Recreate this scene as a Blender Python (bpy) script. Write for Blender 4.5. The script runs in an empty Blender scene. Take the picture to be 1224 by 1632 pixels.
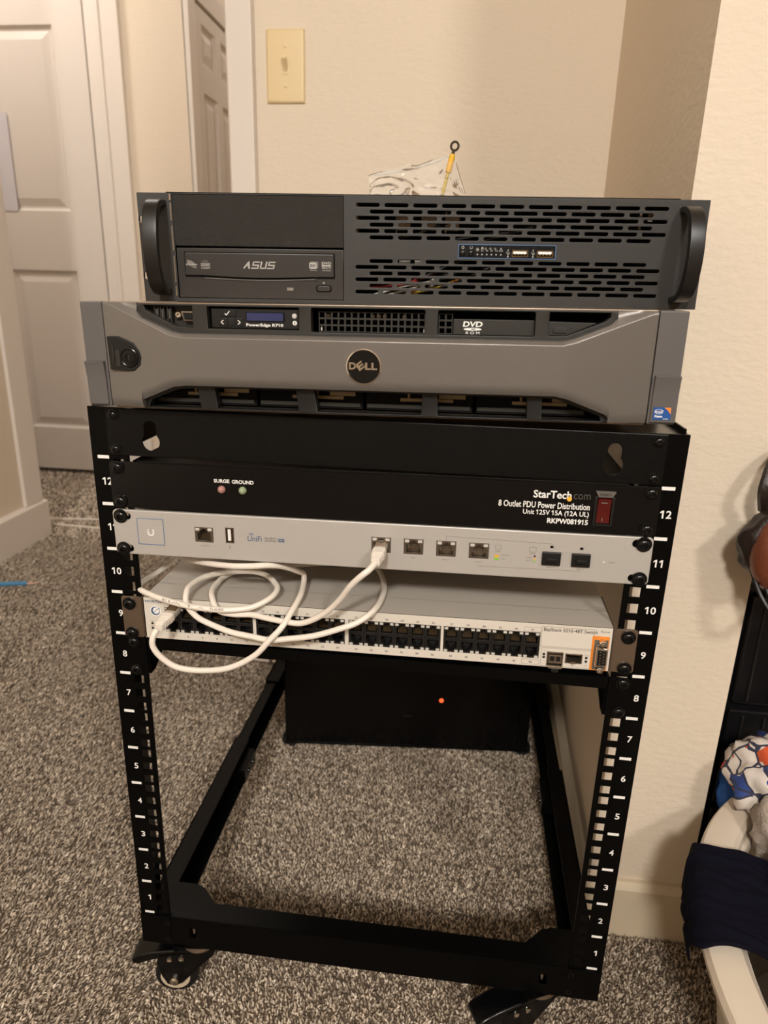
import bpy, bmesh, math, random
import numpy as np
from mathutils import Vector, Matrix, noise
random.seed(7)
rng = np.random.default_rng(7)
S = 0.001                                   # everything below is written in millimetres
C = bpy.context.scene.collection
sc = bpy.context.scene

# ------------------------------------------------------------------ camera, world, lights, exposure
cam_d = bpy.data.cameras.new('camera'); cam = bpy.data.objects.new('camera', cam_d); C.objects.link(cam)
cam.location = (0.0749, -0.5772, 0.8155)
cam.rotation_euler = (1.25461, -0.02625, 0.12060)
cam_d.sensor_fit = 'VERTICAL'; cam_d.sensor_height = 36.0; cam_d.lens = 36.0 * 1105.25 / 1632
cam_d.clip_start = 0.02; cam_d.clip_end = 30
cam_d.dof.use_dof = True; cam_d.dof.focus_distance = 0.66; cam_d.dof.aperture_fstop = 8.0
sc.camera = cam
w = bpy.data.worlds.new('world'); sc.world = w; w.use_nodes = True
w.node_tree.nodes['Background'].inputs[0].default_value = (1, .93, .85, 1)
w.node_tree.nodes['Background'].inputs[1].default_value = 0.05


def lamp(name, loc, size, power, col, aim=(0, 0, 0)):
    d = bpy.data.lights.new(name, 'AREA'); d.shape = 'DISK'; d.size = size; d.energy = power; d.color = col
    o = bpy.data.objects.new(name, d); C.objects.link(o); o.location = loc
    o.rotation_euler = (Vector(aim) - Vector(loc)).to_track_quat('-Z', 'Y').to_euler()
    return o


lamp('ceiling_lamp_right', (1.27, -2.3, 2.36), 0.34, 36, (1, .958, .895), (0.0, 0.6, 0.3))
lamp('ceiling_lamp_middle', (-0.06, -2.6, 2.36), 0.34, 75, (1, .958, .895), (0.0, 0.6, 0.3))
lamp('hall_lamp_near', (-1.02, 1.28, 2.38), 0.30, 4.5, (1, .95, .89), (-0.9, 1.2, 0))
lamp('hall_fill_side', (-1.85, 1.60, 2.38), 0.30, 11, (1, .95, .89), (-1.7, 1.8, 0))  # added fill light: brightens door_1 while sparing the hall wall beside it
lamp('hall_fill_far', (-0.62, 3.2, 2.38), 0.25, 6, (1, .95, .92), (-0.7, 2.9, 0))  # added fill light deep in the hall, put there to lift door_2
sc.view_settings.view_transform = 'Standard'; sc.view_settings.look = 'None'
sc.view_settings.gamma = 1.0; sc.view_settings.use_curve_mapping = False
sc.view_settings.exposure = 0.0


# ------------------------------------------------------------------ materials
def lin(c):
    return tuple(((v / 255) / 12.92 if v / 255 <= .04045 else ((v / 255 + .055) / 1.055) ** 2.4) for v in c)


def mat(name, rgb, rough=.5, metal=0., spec=.5, bump=0., bscale=200., var=0., vscale=8., coat=0., emit=None, trans=0., stretch=None):
    m = bpy.data.materials.new(name); m.use_nodes = True
    nt = m.node_tree; b = nt.nodes['Principled BSDF']
    c = lin(rgb) + (1,)
    b.inputs['Base Color'].default_value = c
    b.inputs['Roughness'].default_value = rough; b.inputs['Metallic'].default_value = metal
    b.inputs['Specular IOR Level'].default_value = spec; b.inputs['Coat Weight'].default_value = coat
    b.inputs['Transmission Weight'].default_value = trans
    if emit:
        b.inputs['Emission Color'].default_value = lin(emit[0]) + (1,); b.inputs['Emission Strength'].default_value = emit[1]
    tc = nt.nodes.new('ShaderNodeTexCoord')
    if var:
        n = nt.nodes.new('ShaderNodeTexNoise'); n.inputs['Scale'].default_value = vscale; n.inputs['Detail'].default_value = 4
        r = nt.nodes.new('ShaderNodeMix'); r.data_type = 'RGBA'
        r.inputs[6].default_value = tuple(v * (1 - var) for v in c[:3]) + (1,)
        r.inputs[7].default_value = tuple(min(1, v * (1 + var)) for v in c[:3]) + (1,)
        nt.links.new(tc.outputs['Object'], n.inputs['Vector']); nt.links.new(n.outputs['Fac'], r.inputs[0])
        nt.links.new(r.outputs[2], b.inputs['Base Color'])
    if bump:
        n = nt.nodes.new('ShaderNodeTexNoise'); n.inputs['Scale'].default_value = bscale; n.inputs['Detail'].default_value = 3
        bp = nt.nodes.new('ShaderNodeBump'); bp.inputs['Strength'].default_value = bump; bp.inputs['Distance'].default_value = .002
        if stretch:
            mp = nt.nodes.new('ShaderNodeMapping'); mp.inputs['Scale'].default_value = stretch
            nt.links.new(tc.outputs['Object'], mp.inputs['Vector']); nt.links.new(mp.outputs[0], n.inputs['Vector'])
        else: nt.links.new(tc.outputs['Object'], n.inputs['Vector'])
        nt.links.new(n.outputs['Fac'], bp.inputs['Height'])
        nt.links.new(bp.outputs['Normal'], b.inputs['Normal'])
    return m


M = dict(
    wall=mat('cream_wall_paint', (222, 207, 187), .7, bump=.42, bscale=1, spec=.3, stretch=(80, 80, 150)),
    trim=mat('white_trim_paint', (224, 214, 204), .38, spec=.4),
    door=mat('white_door_paint', (216, 206, 197), .42, spec=.4),
    creambase=mat('cream_baseboard_paint', (214, 198, 172), .5, spec=.35),
    ceil=mat('ceiling_paint', (225, 218, 208), .9),
    floor=mat('carpet_backing', (110, 95, 81), 1., spec=.05, var=.35, vscale=260),
    ivory=mat('ivory_plastic', (222, 198, 152), .42),
    black=mat('black_powder_coat', (5, 5, 5), .32, spec=.12, bump=.04, bscale=900),
    blackpanel=mat('black_textured_panel', (6, 6, 6), .36, spec=.22, bump=.14, bscale=700),
    blackgloss=mat('black_gloss', (7, 7, 8), .22, spec=.4),
    blackplastic=mat('black_plastic', (20, 19, 18), .42, spec=.4),
    deep=mat('dark_interior', (8, 8, 8), .8, spec=.2),
    case=mat('case_charcoal_paint', (49, 47, 45), .5, spec=.4, bump=.08, bscale=1500),
    casetex=mat('case_rough_plastic', (44, 41, 38), .5, spec=.5, bump=.8, bscale=1400),
    tray=mat('drive_bezel_plastic', (46, 43, 40), .35, spec=.45),
    handle=mat('satin_black_handle', (24, 22, 20), .36, spec=.5),
    print_grey=mat('grey_print', (176, 172, 166), .6),
    white=mat('white_print', (236, 233, 228), .55),
    greyprint=mat('faint_grey_print', (122, 115, 108), .6),
    darkprint=mat('dark_print', (70, 64, 60), .6),
    blueprint=mat('blue_print', (60, 84, 122), .5),
    blueline=mat('blue_border', (88, 122, 168), .4),
    orange=mat('orange_print', (226, 132, 44), .5),
    yellow=mat('yellow_print', (232, 176, 60), .5),
    bezel=mat('gunmetal_paint', (120, 115, 110), .33, metal=.45, spec=.5, bump=.04, bscale=1800, var=.05, vscale=900),
    ear=mat('slate_ear_plastic', (92, 88, 86), .42, metal=.0, spec=.5),
    bezdark=mat('charcoal_bezel_plastic', (40, 38, 34), .5, spec=.4),
    chrome=mat('chrome', (220, 215, 208), .12, metal=1.),
    steel=mat('bare_steel', (152, 136, 120), .34, metal=.9),
    silver=mat('silver_faceplate', (193, 188, 182), .42, metal=.35, spec=.5, bump=.05, bscale=1500),
    shell=mat('beige_grey_sheet', (184, 176, 166), .45, metal=.1, spec=.5),
    face=mat('pale_grey_face', (212, 204, 192), .5),
    portmetal=mat('port_shield', (120, 110, 98), .35, metal=.8),
    portblack=mat('port_black_plastic', (22, 20, 18), .45),
    gold=mat('gold_contacts', (150, 122, 84), .3, metal=.9),
    beige=mat('beige_latch', (134, 116, 84), .5),
    lens=mat('grey_light_pipe', (196, 192, 184), .3),
    ledoff=mat('clear_lens', (210, 205, 190), .15, trans=.3),
    ledred=mat('red_led_lens', (176, 128, 120), .12, coat=.6),
    ledgreen=mat('green_led_lens', (150, 165, 130), .12, coat=.6),
    rocker=mat('red_rocker', (78, 7, 5), .3, coat=.4),
    lcd=mat('blue_lcd', (44, 50, 92), .25, coat=.3),
    amber=mat('amber_mark', (226, 172, 40), .5), green=mat('green_mark', (130, 190, 60), .5),
    orangeled=mat('orange_light', (240, 96, 50), .4, emit=((255, 96, 44), 1.2)),
    cable=mat('white_cable_jacket', (232, 222, 210), .42, spec=.5),
    cablecord=mat('white_cord', (220, 208, 194), .5),
    plug=mat('clear_plug', (206, 196, 184), .18, spec=.6, trans=.25),
    basket=mat('white_basket_plastic', (222, 208, 190), .35),
    navy=mat('navy_cloth', (15, 15, 27), .95, spec=.1, bump=.2, bscale=600),
    charcoal=mat('charcoal_cloth', (52, 50, 50), .9, spec=.15, bump=.2, bscale=500),
    bluecloth=mat('blue_cloth', (44, 84, 150), .85, spec=.15, bump=.2, bscale=500),
    fuzzy=mat('grey_fuzzy_knit', (172, 160, 148), 1., spec=.1, bump=.9, bscale=380, var=.35, vscale=90),
    leather=mat('dark_leather', (38, 28, 22), .4, spec=.5, bump=.3, bscale=300),
    tan=mat('brown_leather', (112, 60, 38), .38, spec=.5, bump=.25, bscale=240),
    tower=mat('black_tower_plastic', (14, 14, 16), .3, spec=.5),
    greybox=mat('grey_card', (96, 90, 82), .8),
    paper=mat('white_paper', (206, 200, 204), .8),
    bluepl=mat('blue_plastic', (76, 136, 176), .35), pinkpl=mat('pale_pink_tip', (214, 170, 150), .5),
    yellowpl=mat('yellow_plastic', (196, 160, 30), .5),
    wire_r=mat('red_wire', (150, 44, 40), .45), wire_w=mat('white_wire', (206, 200, 190), .45),
    wire_b=mat('black_wire', (36, 34, 32), .45), wire_y=mat('yellow_wire', (206, 178, 70), .45),
    wire_o=mat('orange_wire', (200, 120, 50), .45), wire_c=mat('teal_wire', (90, 160, 160), .45),
    copper=mat('ring_lug_metal', (66, 58, 52), .35, metal=.8), yellowins=mat('yellow_sleeve', (232, 176, 30), .4),
    rubber=mat('black_rubber', (18, 17, 17), .7, spec=.3), creampl=mat('cream_hub', (196, 180, 156), .5),
)


def bag_material(d=.07):
    m = bpy.data.materials.new('clear_film'); m.use_nodes = True; nt = m.node_tree; N = nt.nodes; L = nt.links
    N.remove(N['Principled BSDF']); out = N['Material Output']
    t = N.new('ShaderNodeBsdfTransparent'); df = N.new('ShaderNodeBsdfDiffuse'); df.inputs[0].default_value = (.92, .9, .86, 1)
    g = N.new('ShaderNodeBsdfGlossy'); g.inputs['Roughness'].default_value = .16
    a = N.new('ShaderNodeMixShader'); a.inputs[0].default_value = d; L.new(t.outputs[0], a.inputs[1]); L.new(df.outputs[0], a.inputs[2])
    f = N.new('ShaderNodeFresnel'); f.inputs[0].default_value = 1.22
    b = N.new('ShaderNodeMixShader'); L.new(f.outputs[0], b.inputs[0]); L.new(a.outputs[0], b.inputs[1]); L.new(g.outputs[0], b.inputs[2])
    L.new(b.outputs[0], out.inputs['Surface'])
    return m


M['film'] = bag_material(.10); M['fold'] = bag_material(.6)


def print_cloth():
    m = bpy.data.materials.new('patterned_cloth'); m.use_nodes = True; nt = m.node_tree; N = nt.nodes; L = nt.links
    b = N['Principled BSDF']; b.inputs['Roughness'].default_value = .8
    tc = N.new('ShaderNodeTexCoord')
    v = N.new('ShaderNodeTexVoronoi'); v.inputs['Scale'].default_value = 42; v.distance = 'MANHATTAN'
    e = N.new('ShaderNodeTexVoronoi'); e.feature = 'DISTANCE_TO_EDGE'; e.inputs['Scale'].default_value = 42
    L.new(tc.outputs['Object'], v.inputs['Vector']); L.new(tc.outputs['Object'], e.inputs['Vector'])
    sep = N.new('ShaderNodeSeparateColor'); L.new(v.outputs['Color'], sep.inputs[0])
    r = N.new('ShaderNodeValToRGB'); r.color_ramp.interpolation = 'CONSTANT'
    cr = r.color_ramp.elements
    cr[0].position = 0; cr[0].color = lin((222, 212, 204)) + (1,)
    cr[1].position = .62; cr[1].color = lin((206, 86, 44)) + (1,)
    x = cr.new(.84); x.color = lin((50, 74, 140)) + (1,)
    L.new(sep.outputs[0], r.inputs[0])
    lt = N.new('ShaderNodeMath'); lt.operation = 'LESS_THAN'; lt.inputs[1].default_value = .05
    L.new(e.outputs['Distance'], lt.inputs[0])
    mx = N.new('ShaderNodeMix'); mx.data_type = 'RGBA'; mx.inputs[7].default_value = lin((52, 54, 74)) + (1,)
    L.new(lt.outputs[0], mx.inputs[0]); L.new(r.outputs[0], mx.inputs[6]); L.new(mx.outputs[2], b.inputs['Base Color'])
    return m


M['print'] = print_cloth()


def dusty_panel():
    m = M['casetex']; nt = m.node_tree; N = nt.nodes; L = nt.links; b = N['Principled BSDF']
    tc = N.new('ShaderNodeTexCoord')
    n1 = N.new('ShaderNodeTexNoise'); n1.inputs['Scale'].default_value = 1500; n1.inputs['Detail'].default_value = 2
    n2 = N.new('ShaderNodeTexNoise'); n2.inputs['Scale'].default_value = 24
    L.new(tc.outputs['Object'], n1.inputs[0]); L.new(tc.outputs['Object'], n2.inputs[0])
    mu = N.new('ShaderNodeMath'); mu.operation = 'MULTIPLY'; L.new(n1.outputs[0], mu.inputs[0]); L.new(n2.outputs[0], mu.inputs[1])
    r = N.new('ShaderNodeValToRGB'); r.color_ramp.elements[0].position = .36; r.color_ramp.elements[1].position = .52
    r.color_ramp.elements[0].color = lin((42, 39, 36)) + (1,); r.color_ramp.elements[1].color = lin((128, 122, 112)) + (1,)
    L.new(mu.outputs[0], r.inputs[0]); L.new(r.outputs[0], b.inputs['Base Color'])


dusty_panel()


# ------------------------------------------------------------------ object helpers
def link(name, me, m, parent=None, loc=None):
    o = bpy.data.objects.new(name, me); C.objects.link(o)
    if m is not None and not me.materials: me.materials.append(m)
    if parent is not None: o.parent = parent
    if loc is not None: o.location = [c * S for c in loc]
    return o


def tag(o, label=None, cat=None, group=None, kind=None):
    if label: o['label'] = label
    if cat: o['category'] = cat
    if group: o['group'] = group
    if kind: o['kind'] = kind
    return o


def thing(name, label, cat, loc=(0, 0, 0), rot=(0, 0, 0), group=None):
    o = bpy.data.objects.new(name, None); C.objects.link(o); o.empty_display_size = .05
    o.location = [c * S for c in loc]; o.rotation_euler = [math.radians(a) for a in rot]
    return tag(o, label, cat, group)


def finish(bm, name, m, parent, bevel=0., seg=2, smooth=True, loc=None, ang=32):
    bmesh.ops.remove_doubles(bm, verts=bm.verts[:], dist=1e-6)
    bmesh.ops.recalc_face_normals(bm, faces=bm.faces[:])
    if bevel:
        ed = [e for e in bm.edges if len(e.link_faces) == 2 and e.calc_face_angle() > math.radians(40)]
        bmesh.ops.bevel(bm, geom=ed, offset=bevel * S, segments=seg, affect='EDGES', clamp_overlap=True, profile=.5)
    if smooth:
        for f in bm.faces: f.smooth = True
        for e in bm.edges:
            if len(e.link_faces) != 2 or e.calc_face_angle() > math.radians(ang): e.smooth = False
    me = bpy.data.meshes.new(name); bm.to_mesh(me); bm.free()
    o = link(name, me, m, parent, loc)
    if smooth and name != 'bezel':
        wn = o.modifiers.new('flat_faces', 'WEIGHTED_NORMAL'); wn.keep_sharp = True; wn.weight = 80
    return o


class MB:
    def __init__(s): s.bm = bmesh.new()

    def face(s, vs):
        try: s.bm.faces.new(vs)
        except ValueError: pass

    def box(s, x0, x1, y0, y1, z0, z1, skip=''):
        v = [s.bm.verts.new((x * S, y * S, z * S)) for x in (x0, x1) for y in (y0, y1) for z in (z0, z1)]
        F = dict(l=(0, 1, 3, 2), r=(4, 6, 7, 5), f=(0, 4, 5, 1), b=(2, 3, 7, 6), d=(0, 2, 6, 4), u=(1, 5, 7, 3))
        for k, q in F.items():
            if k not in skip: s.face([v[i] for i in q])
        return s

    def prism(s, poly, a, b, ax='y'):
        def P(p, t): return {'y': (p[0], t, p[1]), 'z': (p[0], p[1], t), 'x': (t, p[0], p[1])}[ax]
        A = [s.bm.verts.new([c * S for c in P(p, a)]) for p in poly]; B = [s.bm.verts.new([c * S for c in P(p, b)]) for p in poly]
        n = len(poly); s.face(A); s.face(B[::-1])
        for i in range(n): s.face((A[i], A[(i + 1) % n], B[(i + 1) % n], B[i]))
        return s

    def lathe(s, prof, origin, axis, n=24, closed=True):
        """prof: (radius, height along axis)"""
        ax = Vector(axis).normalized(); t = ax.orthogonal().normalized(); u = ax.cross(t); o = Vector(origin)
        rings = []
        for r, h in prof:
            if r < 1e-6: rings.append([s.bm.verts.new((o + ax * h) * S)])
            else: rings.append([s.bm.verts.new((o + ax * h + (t * math.cos(2 * math.pi * i / n) + u * math.sin(2 * math.pi * i / n)) * r) * S) for i in range(n)])
        for a, b in zip(rings, rings[1:]):
            for i in range(n):
                j = (i + 1) % n
                if len(a) == 1 and len(b) == 1: break
                if len(a) == 1: s.face((a[0], b[i], b[j]))
                elif len(b) == 1: s.face((a[i], a[j], b[0]))
                else: s.face((a[i], a[j], b[j], b[i]))
        if closed:
            for r in (rings[0], rings[-1]):
                if len(r) > 2: s.face(r)
        return s

    def cyl(s, a, b, r, n=20):
        a = Vector(a); b = Vector(b)
        return s.lathe([(r, 0), (r, (b - a).length)], a, b - a, n)

    def ring(s, origin, axis, R, r, n=28, k=8):
        ax = Vector(axis).normalized(); t = ax.orthogonal().normalized(); u = ax.cross(t); o = Vector(origin); V = []
        for i in range(n):
            d = t * math.cos(2 * math.pi * i / n) + u * math.sin(2 * math.pi * i / n)
            V.append([s.bm.verts.new((o + d * (R + r * math.cos(2 * math.pi * j / k)) + ax * r * math.sin(2 * math.pi * j / k)) * S) for j in range(k)])
        for i in range(n):
            for j in range(k):
                s.face((V[i][j], V[(i + 1) % n][j], V[(i + 1) % n][(j + 1) % k], V[i][(j + 1) % k]))
        return s

    def tube(s, pts, r, n=8, rr=None):
        P = [Vector(p) for p in pts]; prev = None; rings = []
        for i, p in enumerate(P):
            d = (P[min(i + 1, len(P) - 1)] - P[max(i - 1, 0)]).normalized()
            t = d.orthogonal().normalized() if prev is None else (prev - d * prev.dot(d)).normalized()
            prev = t; u = d.cross(t); q = rr[i] if rr else r
            rings.append([s.bm.verts.new((p + (t * math.cos(2 * math.pi * k / n) + u * math.sin(2 * math.pi * k / n)) * q) * S) for k in range(n)])
        for a, b in zip(rings, rings[1:]):
            for k in range(n): s.face((a[k], a[(k + 1) % n], b[(k + 1) % n], b[k]))
        s.face(rings[0]); s.face(rings[-1][::-1])
        return s

    def build(s, name, m, parent=None, bevel=0., **k): return finish(s.bm, name, m, parent, bevel, **k)


def spline(pts, k=6):
    P = [Vector(p) for p in pts]; out = []
    for i in range(len(P) - 1):
        a, b, c, d = P[max(i - 1, 0)], P[i], P[i + 1], P[min(i + 2, len(P) - 1)]
        for j in range(k):
            t = j / k
            out.append(.5 * ((2 * b) + (c - a) * t + (2 * a - 5 * b + 4 * c - d) * t * t + (3 * b - a - 3 * c + d) * t ** 3))
    return out + [P[-1]]


def rrect(x0, x1, z0, z1, r=2., n=4):
    o = []
    for cx, cz, a in ((x1 - r, z1 - r, 0), (x0 + r, z1 - r, 90), (x0 + r, z0 + r, 180), (x1 - r, z0 + r, 270)):
        for i in range(n + 1):
            t = math.radians(a + 90 * i / n); o.append((cx + r * math.cos(t), cz + r * math.sin(t)))
    return o


def rect(x0, x1, z0, z1): return [(x0, z0), (x1, z0), (x1, z1), (x0, z1)]
def circ(cx, cz, r, n=20): return [(cx + r * math.cos(2 * math.pi * i / n), cz + r * math.sin(2 * math.pi * i / n)) for i in range(n)]


def plate_mesh(name, outer, holes, t, y0=0., bevel=0.):
    """flat plate in the x-z plane, front at y0, going back t, with real holes"""
    cu = bpy.data.curves.new(name, 'CURVE'); cu.dimensions = '2D'; cu.fill_mode = 'BOTH'
    cu.extrude = max(t / 2 - bevel, .01) * S; cu.bevel_depth = bevel * S; cu.offset = -bevel * S if bevel else 0; cu.bevel_resolution = 1
    for poly in [outer] + list(holes):
        sp = cu.splines.new('POLY'); sp.points.add(len(poly) - 1); sp.use_cyclic_u = True
        for p, q in zip(sp.points, poly): p.co = (q[0] * S, q[1] * S, 0, 1)
    ob = bpy.data.objects.new('tmp', cu); C.objects.link(ob)
    dg = bpy.context.evaluated_depsgraph_get()
    me = bpy.data.meshes.new_from_object(ob.evaluated_get(dg)); bpy.data.objects.remove(ob); bpy.data.curves.remove(cu)
    bm = bmesh.new(); bm.from_mesh(me); bpy.data.meshes.remove(me)
    for v in bm.verts: v.co = (v.co.x, (y0 + t / 2) * S - v.co.z, v.co.y)
    return bm


def plate(name, outer, holes, t, m, parent, y0=0., bevel=0.):
    return finish(plate_mesh(name, outer, holes, t, y0, bevel), name, m, parent)


TXT = {}


def add_flag(co, fc, xr, bold, one):
    one = one[one[:, 1] > one[:, 1].min() + .3]; top = one[:, 1].max(); wd = TXT.setdefault('bar', one[:, 0].max() - one[:, 0].min())
    x = xr - wd + .004; n = len(co)
    fc.append([n, n + 1, n + 2, n + 3])
    return np.vstack([co, [(x, top, 0), (x - .17, top - .13, 0), (x - .17, top - .13 - wd * 1.05, 0), (x, top - wd * 1.25, 0)]])



def text_bm(s, bold=0.):
    key = (s, bold)
    if key not in TXT:
        cu = bpy.data.curves.new('t', 'FONT'); cu.body = s; cu.size = 1; cu.offset = bold; cu.resolution_u = 3
        ob = bpy.data.objects.new('tmp', cu); C.objects.link(ob)
        dg = bpy.context.evaluated_depsgraph_get()
        me = bpy.data.meshes.new_from_object(ob.evaluated_get(dg)); bpy.data.objects.remove(ob); bpy.data.curves.remove(cu)
        co = np.empty(len(me.vertices) * 3); me.vertices.foreach_get('co', co); co = co.reshape(-1, 3)
        fc = [list(p.vertices) for p in me.polygons]; bpy.data.meshes.remove(me)
        for i_, ch in enumerate(s):                 # the built-in face draws the numeral one as a bare bar: give it its flag
            if ch == '1' and s != '1':
                c1 = text_bm(s[:i_ + 1], bold)[0] if i_ + 1 < len(s) else co
                co = add_flag(co, fc, c1[:, 0].max(), bold, text_bm('1', bold)[0])
        if s == '1': co = add_flag(co, fc, co[:, 0].max(), bold, co)
        TXT[key] = (co, fc)
    return TXT[key]


def text(items, m, parent, y, name='lettering'):
    """items: (string, x0, x1, z0, z1[, bold, shear, rot]) each string is fitted to its box; one mesh per call"""
    bm = bmesh.new()
    for it in items:
        s, x0, x1, z0, z1 = it[:5]; bold = it[5] if len(it) > 5 else 0.; sh = it[6] if len(it) > 6 else 0.; rot = it[7] if len(it) > 7 else 0.
        co, fa = text_bm(s, bold)
        a = co.min(0); b = co.max(0); u = (co[:, 0] - a[0]) / (b[0] - a[0]); v = (co[:, 1] - a[1]) / (b[1] - a[1])
        X = (u - .5) * (x1 - x0) + sh * (v - .5) * (z1 - z0); Z = (v - .5) * (z1 - z0)
        ca, sa = math.cos(rot), math.sin(rot); cx, cz = (x0 + x1) / 2, (z0 + z1) / 2
        V = [bm.verts.new(((cx + x * ca - z * sa) * S, y * S, (cz + x * sa + z * ca) * S)) for x, z in zip(X, Z)]
        for f in fa:
            try: bm.faces.new([V[i] for i in f])
            except ValueError: pass
    for f in bm.faces:
        if f.normal.y > 0: f.normal_flip()
    me = bpy.data.meshes.new(name); bm.to_mesh(me); bm.free()
    return link(name, me, m, parent)


def flat(polys, m, parent, y, name='lettering', t=.12):
    mb = MB()
    for p in polys: mb.prism(p, y, y + t)
    return mb.build(name, m, parent, smooth=False)


def line(x0, z0, x1, z1, w):
    d = Vector((x1 - x0, z1 - z0)).normalized(); n = Vector((-d.y, d.x)) * w / 2
    return [(x0 + n.x, z0 + n.y), (x0 - n.x, z0 - n.y), (x1 - n.x, z1 - n.y), (x1 + n.x, z1 + n.y)]


def frame_lines(x0, x1, z0, z1, w): return [rect(x0, x1, z0, z0 + w), rect(x0, x1, z1 - w, z1), rect(x0, x0 + w, z0, z1), rect(x1 - w, x1, z0, z1)]


_screw = None


def screw(parent, x, z, y, name='screw', r=5.6, washer=True):
    """black button head cap screw with hex socket, facing -y"""
    global _screw
    if _screw is None:
        mb = MB(); mb.lathe([(6.6, 0), (6.6, -1.0), (5.2, -1.1), (5.0, -1.9), (4.0, -3.1), (2.3, -3.7), (2.0, -3.7), (1.7, -2.2), (0, -2.2)], (0, 0, 0), (0, 1, 0), 20)
        o = mb.build(name, M['blackgloss'], parent); _screw = o.data
    else: o = link(name, _screw, None, parent)
    o.location = (x * S, y * S, z * S); o.scale = (r / 6.6,) * 3
    return o


# ------------------------------------------------------------------ the room
def struct(name, mb, m, parent=None, bevel=0.):
    o = mb.build(name, m, parent, bevel)
    if parent is None: o['kind'] = 'structure'
    return o


struct('floor', MB().box(-3200, 3000, -3300, 4200, -60, 0), M['floor'])
struct('ceiling', MB().box(-3200, 3000, -3300, 4200, 2440, 2520), M['ceil'])
struct('wall_partition', MB().prism([(277, 174), (402, 174), (417, 780), (293, 780)], 0, 2440, 'z'), M['wall'])
struct('wall_back', MB().box(-358, 3000, 780, 895, 0, 2440), M['wall'])
struct('wall_left', MB().box(-1395, -1280, -3300, 1432, 0, 2440), M['wall'])
struct('wall_hall', MB().box(-1255, -985, 2150, 2265, 0, 2440).box(-3200, -2290, 2150, 2265, 0, 2440).box(-2290, -1255, 2150, 2265, 2060, 2440), M['wall'])
struct('wall_hall_side', MB().box(-1100, -985, 2265, 4200, 0, 2440), M['wall'])
struct('wall_hall_right', MB().box(-358, -243, 895, 4200, 0, 2440), M['wall'])
struct('wall_far', MB().box(-985, -358, 4100, 4200, 0, 2440), M['wall'])
struct('wall_right', MB().box(2900, 3000, -3300, 780, 0, 2440), M['wall'])
struct('wall_front', MB().box(-1275, 2900, -3300, -3200, 0, 2440), M['wall'])
struct('wall_outer', MB().box(-3200, -3100, 1340, 2150, 0, 2440).box(-3200, -1390, 1240, 1340, 0, 2440), M['wall'])


def baseboard(name, pts, h=84, t=13):
    """pts: polyline on the floor along the wall face; the board sits on its left"""
    mb = MB(); n = len(pts); off = []
    for i, p in enumerate(pts):
        p = Vector(p); ns = []
        for a, b in ((i - 1, i), (i, i + 1)):
            if 0 <= a and b < n:
                d = (Vector(pts[b]) - Vector(pts[a])).normalized(); ns.append(Vector((-d.y, d.x)))
        nn = sum(ns, Vector((0, 0))); nn = nn / (nn.length_squared) * len(ns) if len(ns) == 2 else nn
        if len(ns) == 2: nn = (ns[0] + ns[1]) / (1 + ns[0].dot(ns[1]))
        off.append((p, nn))
    prof = [(0, 0), (t, 0), (t, h - 8), (t * .75, h - 3), (t * .45, h), (0, h)]
    R = [[mb.bm.verts.new(((p.x + q.x * a) * S, (p.y + q.y * a) * S, z * S)) for a, z in prof] for p, q in off]
    for a, b in zip(R, R[1:]):
        for k in range(len(prof)): mb.face((a[k], a[(k + 1) % 6], b[(k + 1) % 6], b[k]))
    mb.face(R[0]); mb.face(R[-1])
    return struct(name, mb, M['creambase' if name == 'baseboard_partition' else 'trim'])


baseboard('baseboard_partition', [(417, 780), (402, 174), (277, 174), (293, 780), (-320, 780)])
baseboard('baseboard_left', [(-1395, 1432), (-1280, 1432), (-1280, -3200)], h=124, t=18)
baseboard('baseboard_hall', [(-985, 2150), (-1215, 2150)])

# casing boards
struct('trim_1', MB().prism([(-372, 768), (-327, 764), (-325, 780), (-358, 780), (-358, 895), (-376, 895), (-376, 772)], 0, 2120, 'z'), M['trim'], bevel=2)
struct('trim_2', MB().prism([(-1280, 1346), (-1270, 1350), (-1266, 1420), (-1266, 1432), (-1280, 1432)], 124, 2120, 'z'), M['trim'], bevel=2)
struct('trim_3', MB().box(-1290, -1215, 2128, 2150, 0, 2120).box(-1352, -1290, 2150, 2262, 0, 2045).box(-1318, -1352, 2172, 2262, 0, 2045)
       .box(-1300, -1283, 2122, 2130, 0, 2120), M['trim'], bevel=3)
struct('trim_4', MB().box(-985, -966, 2152, 2222, 0, 1765).box(-985, -966, 2700, 2770, 0, 1765).box(-985, -962, 2152, 2770, 1765, 1835), M['trim'], bevel=3)


def panel_door(name, W, H, cols, rows, T=35):
    """raised panel door lying in x-z, front at y=0; returns the slab, its panels are its parts"""
    holes = [rect(x0, x1, z0, z1) for x0, x1 in cols for z0, z1 in rows]
    o = plate(name, rect(0, W, 0, H), holes, T, M['door'], None, bevel=1.5)
    o['kind'] = 'structure'
    for x0, x1 in cols:
        for z0, z1 in rows:
            mb = MB(); v = []
            for d, y in ((0, 3), (9, 12), (16, 12), (44, 4)):
                v.append([mb.bm.verts.new((x * S, y * S, z * S)) for x, z in rect(x0 + d, x1 - d, z0 + d, z1 - d)])
            for a, b in zip(v, v[1:]):
                for k in range(4): mb.face((a[k], a[(k + 1) % 4], b[(k + 1) % 4], b[k]))
            mb.face(v[-1])
            mb.build('panel', M['door'], o, smooth=False)
    return o


d1 = panel_door('door_1', 870, 2020, [(120, 395), (475, 750)], [(180, 812), (1030, 1645), (1750, 1900)])
d1.location = (-2228 * S, 2152 * S, 24 * S)
d2 = panel_door('door_2', 470, 1740, [(55, 200), (262, 412)], [(180, 720), (860, 1468), (1560, 1690)], T=15)
d2.location = (-969 * S, 2226 * S, 15 * S); d2.rotation_euler = (0, 0, math.radians(90))

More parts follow.
